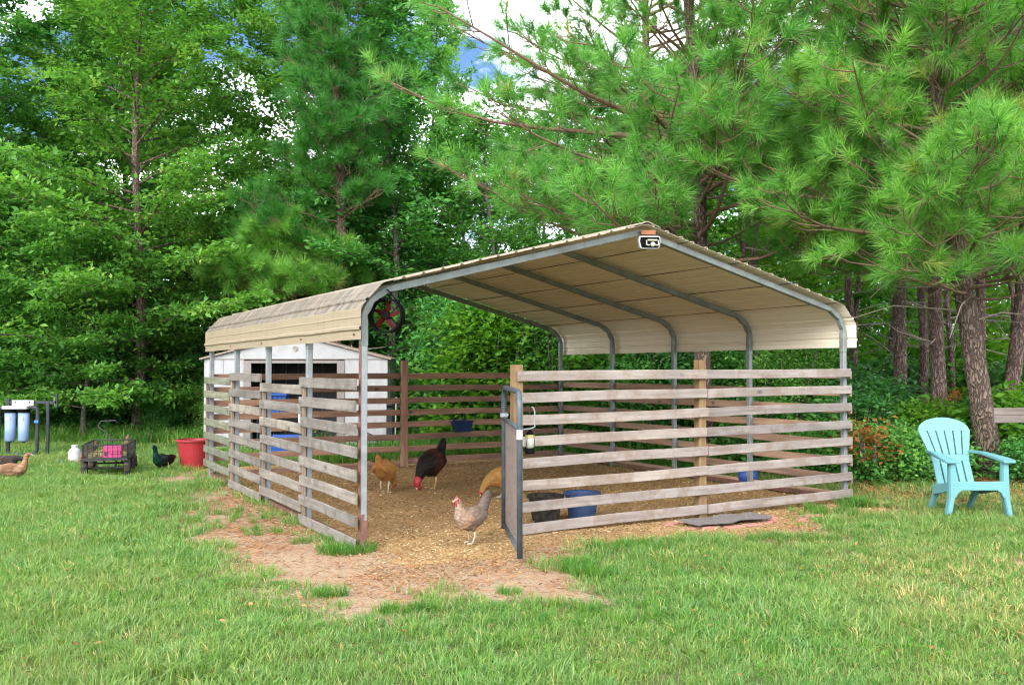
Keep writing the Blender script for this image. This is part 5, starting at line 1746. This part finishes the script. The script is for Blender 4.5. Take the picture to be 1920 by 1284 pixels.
tree('pine_tree', pine(28, 14, 3.2, 8.2, 2.6, 30, 0.085, M['needle'], M['bark_dark'], 54, 0.27, 0.0125, (-0.1, 0), [], 12, 1.0), (7.75, 15.4), 0, 1,
     'thin pine trunk directly behind the thick leaning pine', 'pine', PN)
tree('pine_tree', pine(29, 14, 3.0, 8.2, 2.8, 36, 0.135, M['needle'], M['bark_dark'], 54, 0.27, 0.0125, (1.6, 0.1), [], 14, 1.0), (8.05, 15.4), 0, 1,
     'dark pine leaning right at the right edge above the grey rail', 'pine', PN)
THIN = 'thin trunks in the right-hand woods'
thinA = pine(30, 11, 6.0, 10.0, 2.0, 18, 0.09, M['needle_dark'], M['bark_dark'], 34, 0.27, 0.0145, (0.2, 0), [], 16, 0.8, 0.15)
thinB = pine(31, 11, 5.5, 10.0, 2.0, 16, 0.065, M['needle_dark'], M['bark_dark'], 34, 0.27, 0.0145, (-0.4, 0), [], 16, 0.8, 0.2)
for i, (x, y, lab) in enumerate((
        (6.6, 18.2, 'thin dark trunk just right of the right roof eave'),
        (7.3, 19.6, 'thin dark trunk second to the right of the roof eave'),
        (8.1, 20.0, 'thin dark trunk close left of the pine above the orange leaves'),
        (8.9, 19.0, 'thin dark trunk just right of the straight pine above the chair'),
        (4.9, 18.6, 'thin dark trunk right behind the second nearest right-hand carport leg'),
        (9.8, 18.4, 'thin dark trunk near the right edge above the grey rail'),
        (7.6, 17.4, 'thin dark trunk between the two straight dark pines'),
        (4.3, 17.5, 'thin dark trunk left of the second nearest right-hand carport leg'))):
    tree('thin_pine', (thinA, thinB)[i % 2], (x, y), i * 1.1, 1.0, lab, 'pine', THIN)

# --- shrubs
shA = shrub(41, 1.2, 2.7, 300, 34, 0.10, M['leaf_gum'], 0.6, 11)
shA2 = shrub(46, 1.15, 2.3, 210, 26, 0.125, M['leaf_bright'], 0.7, 9)
shA3 = shrub(47, 1.2, 3.0, 330, 34, 0.075, M['leaf_oak'], 0.5, 12)
shB = shrub(42, 1.0, 1.5, 150, 26, 0.12, M['leaf_dark'])
shC = shrub(43, 1.0, 1.2, 130, 26, 0.13, M['leaf_bright'])  # bright leaf colour stands in for sunlight between the trunks
shD = shrub(44, 0.9, 0.85, 150, 24, 0.085, M['leaf_gum'], 0.6, 5)
shE = shrub(45, 0.36, 0.40, 44, 9, 0.085, M['dead_leaf'], 0.9, 5)
BH = 'leafy saplings behind the rear fence'
for i, (x, y, s_, mshr, lab) in enumerate((
        (-0.95, 18.8, 1.05, shA, 'leafy sapling just right of the rear fence post'),
        (-0.4, 18.2, 1.15, shA2, 'bright broad-leaved sapling above the rear rails left of the open gate'),
        (0.8, 18.4, 1.15, shA3, 'small leaved sapling behind the farthest right-hand carport leg'),
        (1.9, 17.6, 1.1, shA2, 'bright broad-leaved sapling behind the second farthest right-hand carport leg'),
        (2.6, 16.6, 0.95, shA, 'leafy sapling behind the middle right-hand carport leg'),
        (-1.15, 20.4, 1.0, shA3, 'small leaved sapling rising deeper behind the rear fence post'),
        (0.2, 19.6, 1.35, shA, 'tall leafy sapling behind the tan gate post'),
        (1.5, 19.2, 1.25, shA3, 'small leaved sapling deeper in, between the two farthest right-hand legs'),
        (3.4, 18.2, 1.1, shA, 'leafy sapling left of the pine that stands beside the pen'),
        (3.9, 16.6, 0.95, shA, 'leafy sapling right of the pine that stands beside the pen'),
        (4.6, 15.6, 0.8, shA3, 'small leaved sapling between the two nearest right-hand carport legs'))):
    tree('sapling_shrub', mshr, (x, y), i * 1.7, s_, lab, 'shrub', BH, ('stem', 'foliage'))
LS = 'leafy shrubs under the left oaks'
for i, (x, y, s_, lab) in enumerate((
        (-11.9, 20.4, 0.50, 'low leafy shrub at the wood edge behind the filter canisters'),
        (-10.4, 20.5, 0.42, 'low leafy shrub at the wood edge above the white jug'),
        (-7.7, 20.4, 0.45, 'low leafy shrub at the wood edge just right of the cart'),
        (-6.5, 20.3, 0.40, 'low leafy shrub at the wood edge above the red tub'))):
    tree('sapling_shrub', (shA, shA3)[i % 2], (x, y), i * 2.2 + 1, s_, lab, 'shrub', LS, ('stem', 'foliage'))
for i, (x, y, s_, lab) in enumerate((
        (-11.4, 20.9, 0.7, 'shrub at the left edge of the photo behind the filter stand'),
        (-9.5, 21.3, 0.75, 'shrub under the big layered oak behind the garden cart'),
        (-7.2, 21.2, 0.62, 'shrub behind the red tub at the left wall of the shed'),
        (-6.1, 22.4, 0.8, 'shrub rising behind the left slope of the shed roof'),
        (-12.0, 22.8, 0.95, 'taller shrub deep in the wood at the left edge'),
        (-10.2, 23.0, 1.0, 'taller shrub deep in the wood behind the cart'),
        (-8.0, 23.4, 1.0, 'taller shrub deep in the wood left of the shed'))):
    tree('sapling_shrub', (shA3, shA)[i % 2], (x, y), i * 2.2, s_, lab, 'shrub', LS, ('stem', 'foliage'))
DK = 'dark low shrubs under the pines'
for i, (x, y, s_, lab) in enumerate((
        (5.1, 13.9, 0.75, 'dark shrub just right of the pen corner behind the orange leaves'),
        (5.9, 15.2, 0.9, 'dark shrub left of the pine above the orange leaves'),
        (7.4, 14.2, 0.75, 'dark shrub beside the foot of the thick leaning pine'),
        (4.6, 17.4, 1.0, 'dark shrub deep behind the second nearest right-hand carport leg'),
        (6.0, 17.6, 1.05, 'dark shrub deep behind the right end of the front boards'),
        (7.6, 18.2, 1.1, 'dark shrub deep behind the pine above the orange leaves'),
        (9.2, 16.8, 1.1, 'dark shrub deep at the right edge behind the grey rail'),
        (3.9, 14.6, 0.7, 'dark shrub outside the right side fence near the blue ball'),
        (-10.2, 22.0, 0.9, 'dark shrub low behind the white jug'),
        (-6.4, 21.7, 0.8, 'dark shrub low beside the left wall of the shed'),
        (-8.9, 23.0, 1.1, 'dark shrub deep between the cart and the shed'))):
    tree('low_shrub', shB, (x, y), i * 2.3, s_, lab, 'shrub', DK, ('stem', 'foliage'))
BR = 'bright shrubs lit between the trunks'
for i, (x, y, s_, lab) in enumerate((
        (7.25, 13.6, 0.95, 'bright green shrub right of the thick leaning pine under the rail'),
        (6.2, 14.0, 0.8, 'bright green shrub behind the turquoise chair back'),
        (6.9, 19.8, 1.5, 'bright green shrub deep behind the right corner post'),
        (8.8, 21.2, 1.7, 'bright green shrub deep between the two straight dark pines'),
        (11.2, 20.2, 1.6, 'bright green shrub deep at the right edge of the photo'),
        (5.6, 20.0, 1.4, 'bright green shrub deep behind the right half of the front fence'),
        (-10.4, 21.6, 0.8, 'bright green shrub low behind the cart handle'))):
    tree('bright_shrub', shC, (x, y), i * 2.9, s_, lab, 'shrub', BR, ('stem', 'foliage'))
FR_ = 'small leafed bushes along the mulch edge'
for i, (x, y, s_, lab) in enumerate((
        (4.55, 12.75, 0.85, 'small leaved bush hugging the right corner post of the pen'),
        (5.15, 12.7, 0.8, 'small leaved bush below and right of the orange leaves'),
        (5.75, 12.9, 0.8, 'small leaved bush just left of the turquoise chair back'),
        (4.2, 13.4, 0.75, 'small leaved bush seen through the front boards near the right corner'),
        (6.95, 12.6, 0.6, 'small leaved bush right of the turquoise chair at the photo edge'))):
    tree('edge_bush', shD, (x, y), i * 1.9, s_, lab, 'bush', FR_, ('stem', 'foliage'))
tree('dead_branch', shE, (4.62, 12.2), 0.5, 1.0, 'orange dead-leaved branch beside the right corner of the pen', 'branch', None, ('stem', 'foliage')).location.z = 0.34
tree('dead_branch', shE, (6.5, 13.75), 2.5, 0.3, 'small spray of orange dead leaves hanging above the chair back', 'branch', None, ('stem', 'foliage')).location.z = 1.05

# --- far wood, reads as one mass
rs = np.random.default_rng(77)
n = 110000
x = rs.uniform(-48, 48, n)
y = rs.uniform(34, 46, n)
top = 7.0 + 3.2 * fbm(x, x * 0 + 3, 0.35) - 2.6 * np.exp(-((x - (-0.6)) / 3.2) ** 2)
z = rs.uniform(0, 1, n) ** 0.8 * top
cl_ = np.stack([x, y, z], -1) + rs.normal(size=(n, 3)) * 0.3
V, F = leaf_quads(cl_, rs.normal(size=(n, 3)), np.array([0, -0.4, 1.0]) + rs.normal(size=(n, 3)) * 0.6, rs.uniform(0.2, 0.42, n), rs.uniform(0.14, 0.26, n))
tag(link('far_woods', np_mesh('far_woods', V, F, M['leaf_gum'], np.clip(rs.normal(0.45, 0.22, n), 0, 1))), 'distant mass of green woodland closing the background', 'woods', kind='stuff')

# --- low ground cover on the floor of the wood
n = 60000
x = rs.uniform(-22, 20, n)
wy = np.interp(x, WX, WY)
y = wy - 0.15 + rs.uniform(0, 1, n) ** 1.2 * 10 + (x > 3.5) * 0.5
hmax = 0.10 + 0.45 * fbm(x, y, 0.7)
cl_ = np.stack([x, y, rs.uniform(0, 1, n) * hmax], -1)
V, F = leaf_quads(cl_, rs.normal(size=(n, 3)) * [1, 1, 0.5], np.array([0, -0.2, 1.0]) + rs.normal(size=(n, 3)) * 0.4, rs.uniform(0.07, 0.14, n), rs.uniform(0.05, 0.09, n))
tag(link('woodland_undergrowth', np_mesh('woodland_undergrowth', V, F, M['leaf_gum'], np.clip(rs.normal(0.4, 0.22, n), 0, 1))), 'low leafy ground cover on the floor of the wood', 'undergrowth', kind='stuff')

# ------------------------------------------------------------------ bedding and litter
def flakes(n, x, y, ln, wd, mt, name, label, cat, var, lift=0.012):
    rs = np.random.default_rng(len(name) * 7 + n)
    a = rs.uniform(0, 2 * PI, n)
    d = np.stack([np.cos(a), np.sin(a), rs.normal(0, 0.28, n)], -1)
    nn_ = np.array([0, 0, 1.0]) + rs.normal(size=(n, 3)) * 0.45
    P = np.stack([x, y, gz(x, y) + rs.uniform(0.0, lift, n)], -1)
    V, F = leaf_quads(P, d, nn_, ln * rs.uniform(0.4, 1.4, n), wd * rs.uniform(0.5, 1.4, n), 0.05)
    return tag(link(name, np_mesh(name, V, F, mt, var)), label, cat, kind='stuff')


n = 90000
u_ = rs.uniform(-0.3, W + 0.2, n)
v_ = -1.3 + (DEP + 2.2) * rs.uniform(0, 1, n) ** 1.15
x, y = X0 + u_ * ct - v_ * st, Y0 + u_ * st + v_ * ct
b_, p_, l_ = cover(x, y)
k = rs.random(n) < np.maximum(p_, b_ * 0.5)
x, y = x[k], y[k]
var = np.clip(0.20 + 0.42 * fbm(x, y, 1.1) + rs.normal(0, 0.20, len(x)), 0, 1)
flakes(len(x), x, y, 0.035, 0.010, M['chip'], 'wood_shavings', 'scattered tan wood shavings bedding the pen floor', 'bedding', var)
n = 120000
x, y = rs.uniform(-4.2, 4.2, n), rs.uniform(5.6, 12.5, n)
b_, p_, l_ = cover(x, y)
k = (rs.random(n) < b_ * (0.25 + 0.75 * (fbm(x, y, 1.3) > 0.47))) & (p_ < 0.6)
x, y = x[k], y[k]
flakes(len(x), x, y, 0.075, 0.005, M['strawpile'], 'trodden_straw', 'reddish trodden straw over the bare dirt outside the pen', 'straw', np.clip(rs.normal(0.5, 0.25, len(x)), 0, 1), 0.008)
n = 36000
x = rs.uniform(3.6, 10, n)
y = np.interp(x, WX, WY) - 1.8 + rs.uniform(0, 1, n) * 4.0
b_, p_, l_ = cover(x, y)
u_, v_ = to_uv(x, y)
k = (rs.random(n) < l_) & (u_ > W + 0.05)
x, y = x[k], y[k]
flakes(len(x), x, y, 0.16, 0.006, M['strawpile'], 'pine_straw_mulch', 'red-brown pine straw mulch under the pines by the chair', 'mulch', np.clip(rs.normal(0.5, 0.22, len(x)), 0, 1), 0.03)

# ------------------------------------------------------------------ broad weeds and fallen leaves in the lawn
n = 9000
x, y = rs.uniform(-9, 9, n), rs.uniform(3.2, 16, n)
b_, p_, l_ = cover(x, y)
k = (fbm(x + 5, y + 2, 0.8) > 0.50) & (b_ < 0.6) & (p_ < 0.3) & (np.abs(x) < 0.62 * y + 0.8)
x, y = x[k], y[k]
m_ = len(x)
x, y = np.repeat(x, 4) + rs.normal(0, 0.025, m_ * 4), np.repeat(y, 4) + rs.normal(0, 0.025, m_ * 4)
n = len(x)
P = np.stack([x, y, gz(x, y) + rs.uniform(0.02, 0.055, n)], -1)
V, F = leaf_quads(P, rs.normal(size=(n, 3)) * [1, 1, 0.25], np.array([0, 0, 1.0]) + rs.normal(size=(n, 3)) * 0.35, rs.uniform(0.02, 0.04, n), rs.uniform(0.016, 0.03, n))
tag(link('lawn_weeds', np_mesh('lawn_weeds', V, F, M['leaf_bright'], np.clip(rs.normal(0.35, 0.2, n), 0, 1))), 'broad leaved weeds growing through the lawn', 'weeds', kind='stuff')
n = 1500
x, y = rs.uniform(-9, 9, n), rs.uniform(3.4, 15, n)
b_, p_, l_ = cover(x, y)
k = (p_ < 0.9) & (np.abs(x) < 0.62 * y + 0.8)
x, y = x[k], y[k]
n = len(x)
P = np.stack([x, y, gz(x, y) + 0.008 + rs.uniform(0, 0.05, n) * (cover(x, y)[0] < 0.4)], -1)
V, F = leaf_quads(P, rs.normal(size=(n, 3)) * [1, 1, 0.2], np.array([0, 0, 1.0]) + rs.normal(size=(n, 3)) * 0.3, rs.uniform(0.03, 0.065, n), rs.uniform(0.015, 0.035, n))
tag(link('fallen_leaves', np_mesh('fallen_leaves', V, F, M['strawpile'], rs.random(n))), 'scattered brown fallen leaves on lawn and dirt', 'leaves', kind='stuff')

# ------------------------------------------------------------------ grass
def tuft(seed, nbl, rad, h0, h1, wd, mats, lean=0.5, dryp=0.1):
    rs = np.random.default_rng(seed)
    V, F, mi, var = [], [], [], []
    for i in range(nbl):
        a = rs.uniform(0, 2 * PI)
        r = rad * math.sqrt(rs.uniform(0, 1))
        p = np.array([r * math.cos(a), r * math.sin(a), -0.006])
        az = a + rs.normal(0, 0.9)
        h = rs.uniform(h0, h1)
        le = abs(rs.normal(lean, 0.28))
        d = np.array([math.cos(az), math.sin(az), 0])
        sd_ = np.array([-d[1], d[0], 0]) * wd * 0.5 * rs.uniform(0.7, 1.3)
        tw = rs.normal(0, 0.6)
        sd_ = sd_ * math.cos(tw) + d * wd * 0.5 * math.sin(tw)
        m1 = p + d * h * le * 0.32 + np.array([0, 0, h * 0.55])
        tip = p + d * h * le * 1.0 + np.array([0, 0, h * (1.0 - 0.32 * le)])
        b = len(V)
        V += [p - sd_, p + sd_, m1 + sd_ * 0.8, m1 - sd_ * 0.8, tip]
        F += [(b, b + 1, b + 2), (b, b + 2, b + 3), (b + 3, b + 2, b + 4)]
        mi += [1 if rs.random() < dryp else 0] * 3
        var += [rs.uniform(0.05, 0.95)] * 3
    me = np_mesh('grass_tuft', np.array(V), np.array(F), mats, var, mi)
    return bpy.data.objects.new('grass_tuft', me)


def scatter(name, label, cat, P, kinds, scl, rotz, tilt, lib):
    me = bpy.data.meshes.new(name)
    n = len(P)
    me.vertices.add(n)
    me.vertices.foreach_set('co', np.asarray(P, np.float32).ravel())
    for nm, ty_, arr in (('pick', 'INT', kinds), ('scl', 'FLOAT', scl)):
        a = me.attributes.new(nm, ty_, 'POINT')
        a.data.foreach_set('value', np.asarray(arr, np.int32 if ty_ == 'INT' else np.float32))
    a = me.attributes.new('rot', 'FLOAT_VECTOR', 'POINT')
    a.data.foreach_set('vector', np.stack([tilt[:, 0], tilt[:, 1], rotz], -1).astype(np.float32).ravel())
    o = link(name, me)
    ng = bpy.data.node_groups.new(name + '_nodes', 'GeometryNodeTree')
    ng.interface.new_socket('Geometry', in_out='INPUT', socket_type='NodeSocketGeometry')
    ng.interface.new_socket('Geometry', in_out='OUTPUT', socket_type='NodeSocketGeometry')
    gi, go = ng.nodes.new('NodeGroupInput'), ng.nodes.new('NodeGroupOutput')
    ip = ng.nodes.new('GeometryNodeInstanceOnPoints')
    ci = ng.nodes.new('GeometryNodeCollectionInfo')
    ci.inputs['Collection'].default_value = lib
    ci.inputs['Separate Children'].default_value = True
    ci.inputs['Reset Children'].default_value = True
    ip.inputs['Pick Instance'].default_value = True
    def named(nm, ty_):
        q = ng.nodes.new('GeometryNodeInputNamedAttribute')
        q.data_type = ty_
        q.inputs['Name'].default_value = nm
        return q.outputs['Attribute']
    er = ng.nodes.new('FunctionNodeEulerToRotation')
    K = ng.links.new
    K(named('rot', 'FLOAT_VECTOR'), er.inputs[0])
    K(gi.outputs[0], ip.inputs['Points'])
    K(ci.outputs[0], ip.inputs['Instance'])
    K(named('pick', 'INT'), ip.inputs['Instance Index'])
    K(er.outputs[0], ip.inputs['Rotation'])
    K(named('scl', 'FLOAT'), ip.inputs['Scale'])
    K(ip.outputs[0], go.inputs[0])
    md = o.modifiers.new('scatter', 'NODES')
    md.node_group = ng
    return tag(o, label, cat, kind='stuff')


lib = bpy.data.collections.new('grass_library')
GM = [M['grass'], M['dry']]
for s_ in range(5):
    lib.objects.link(tuft(100 + s_, 30, 0.075, 0.035, 0.085, 0.0046, GM, 0.75, 0.06))
lib.objects.link(tuft(109, 30, 0.08, 0.03, 0.075, 0.0046, GM, 0.9, 0.5))
lib2 = bpy.data.collections.new('tall_grass_library')
GT = [M['grass_tall'], M['dry']]
for s_ in range(3):
    lib2.objects.link(tuft(120 + s_, 44, 0.075, 0.09, 0.22, 0.006, GT, 0.55, 0.06))

rs = np.random.default_rng(55)
n = 190000
y = 2.6 + 21 * rs.uniform(0, 1, n)
x = rs.uniform(-1, 1, n) * (0.66 * y + 1.2)
wide = (0.66 * y + 1.2) / 16.0
keep = rs.random(n) < wide * np.minimum(1, (7.5 / y) ** 0.9)
x, y = x[keep], y[keep]
b_, p_, l_ = cover(x, y)
u_, v_ = to_uv(x, y)
thin = 0.55 + 0.9 * (fbm(x + 9, y + 4, 0.9) - 0.3)
bare = np.maximum(np.maximum(b_, p_), l_ * 0.97)
ok = rs.random(len(x)) < np.clip(1 - bare * 1.15, 0, 1) * np.clip(thin + 0.35, 0.3, 1)
x, y = x[ok], y[ok]
n = len(x)
sc_ = rs.uniform(0.75, 1.25, n) * (0.45 + 1.15 * fbm(x, y, 1.3)) * (1 + 0.02 * y)
scatter('lawn_grass', 'short green lawn grass with dry yellow patches', 'grass', np.stack([x, y, gz(x, y)], -1), np.where(rs.random(n) < np.clip((fbm(x + 40, y + 13, 0.6) - 0.47) * 5, 0.03, 0.65) * np.clip(0.35 + 0.3 * x, 0.12, 1), 5, rs.integers(0, 5, n)), sc_, rs.uniform(0, 6.28, n), rs.normal(0, 0.12, (n, 2)), lib)
print('lawn tufts', n)

# taller clumps: along the fences, at the dirt's edge, under the trees
tx, ty_, ts = [], [], []
def clump(cx, cy, rx, ry, n, s0, s1):
    a, r = rs.uniform(0, 6.28, n), np.sqrt(rs.uniform(0, 1, n))
    tx.extend(cx + rx * r * np.cos(a)); ty_.extend(cy + ry * r * np.sin(a)); ts.extend(rs.uniform(s0, s1, n))
clump(-1.36, 7.86, 0.26, 0.13, 34, 0.35, 0.75)
clump(-1.75, 8.35, 0.22, 0.18, 12, 0.35, 0.6)
clump(0.52, 7.15, 0.16, 0.12, 20, 0.5, 0.75)
clump(0.62, 6.95, 0.14, 0.10, 12, 0.45, 0.7)
clump(1.25, 7.98, 0.60, 0.16, 70, 0.4, 0.72)
clump(2.35, 8.35, 0.55, 0.14, 44, 0.35, 0.6)
clump(-0.68, 5.92, 0.20, 0.07, 20, 0.35, 0.6)
clump(0.0, 6.35, 0.13, 0.05, 8, 0.3, 0.5)
clump(-1.25, 6.35, 0.12, 0.08, 10, 0.4, 0.6)
clump(3.35, 10.05, 0.35, 0.35, 26, 0.4, 0.75)
clump(3.85, 10.45, 0.22, 0.18, 18, 0.5, 0.95)
clump(-2.35, 8.75, 0.2, 0.2, 9, 0.35, 0.6)
clump(-2.9, 9.6, 0.4, 0.5, 22, 0.35, 0.6)
clump(0.55, 5.75, 0.9, 0.35, 60, 0.35, 0.6)
clump(5.1, 12.0, 0.5, 0.12, 16, 0.5, 0.9)
n = 2600
x = rs.uniform(-18, 3, n)
wy = np.interp(x, WX, WY)
y = wy + rs.normal(-0.2, 0.7, n)
u_, v_ = to_uv(x, y)
k = ~((u_ > -0.2) & (u_ < W + 0.3) & (v_ < DEP + 0.9)) & ~((np.abs(x + 4.14) < 1.8) & (y > 17.8) & (y < 19.4))
tx.extend(x[k]); ty_.extend(y[k]); ts.extend(rs.uniform(0.6, 2.2, k.sum()))
n = 900
x, y = rs.uniform(-3.4, 2.6, n), rs.uniform(15.2, 19.0, n)
u_, v_ = to_uv(x, y)
k = (v_ > DEP + 0.9) & ~((x < -2.2) & (y > 17.3))
tx.extend(x[k]); ty_.extend(y[k]); ts.extend(rs.uniform(0.6, 1.6, k.sum()))
tx, ty_, ts = map(np.array, (tx, ty_, ts))
n = len(tx)
scatter('tall_grass_clumps', 'taller grass clumps along fences, dirt edges and the wood edge', 'grass', np.stack([tx, ty_, gz(tx, ty_)], -1), rs.integers(0, 3, n), ts, rs.uniform(0, 6.28, n), rs.normal(0, 0.1, (n, 2)), lib2)
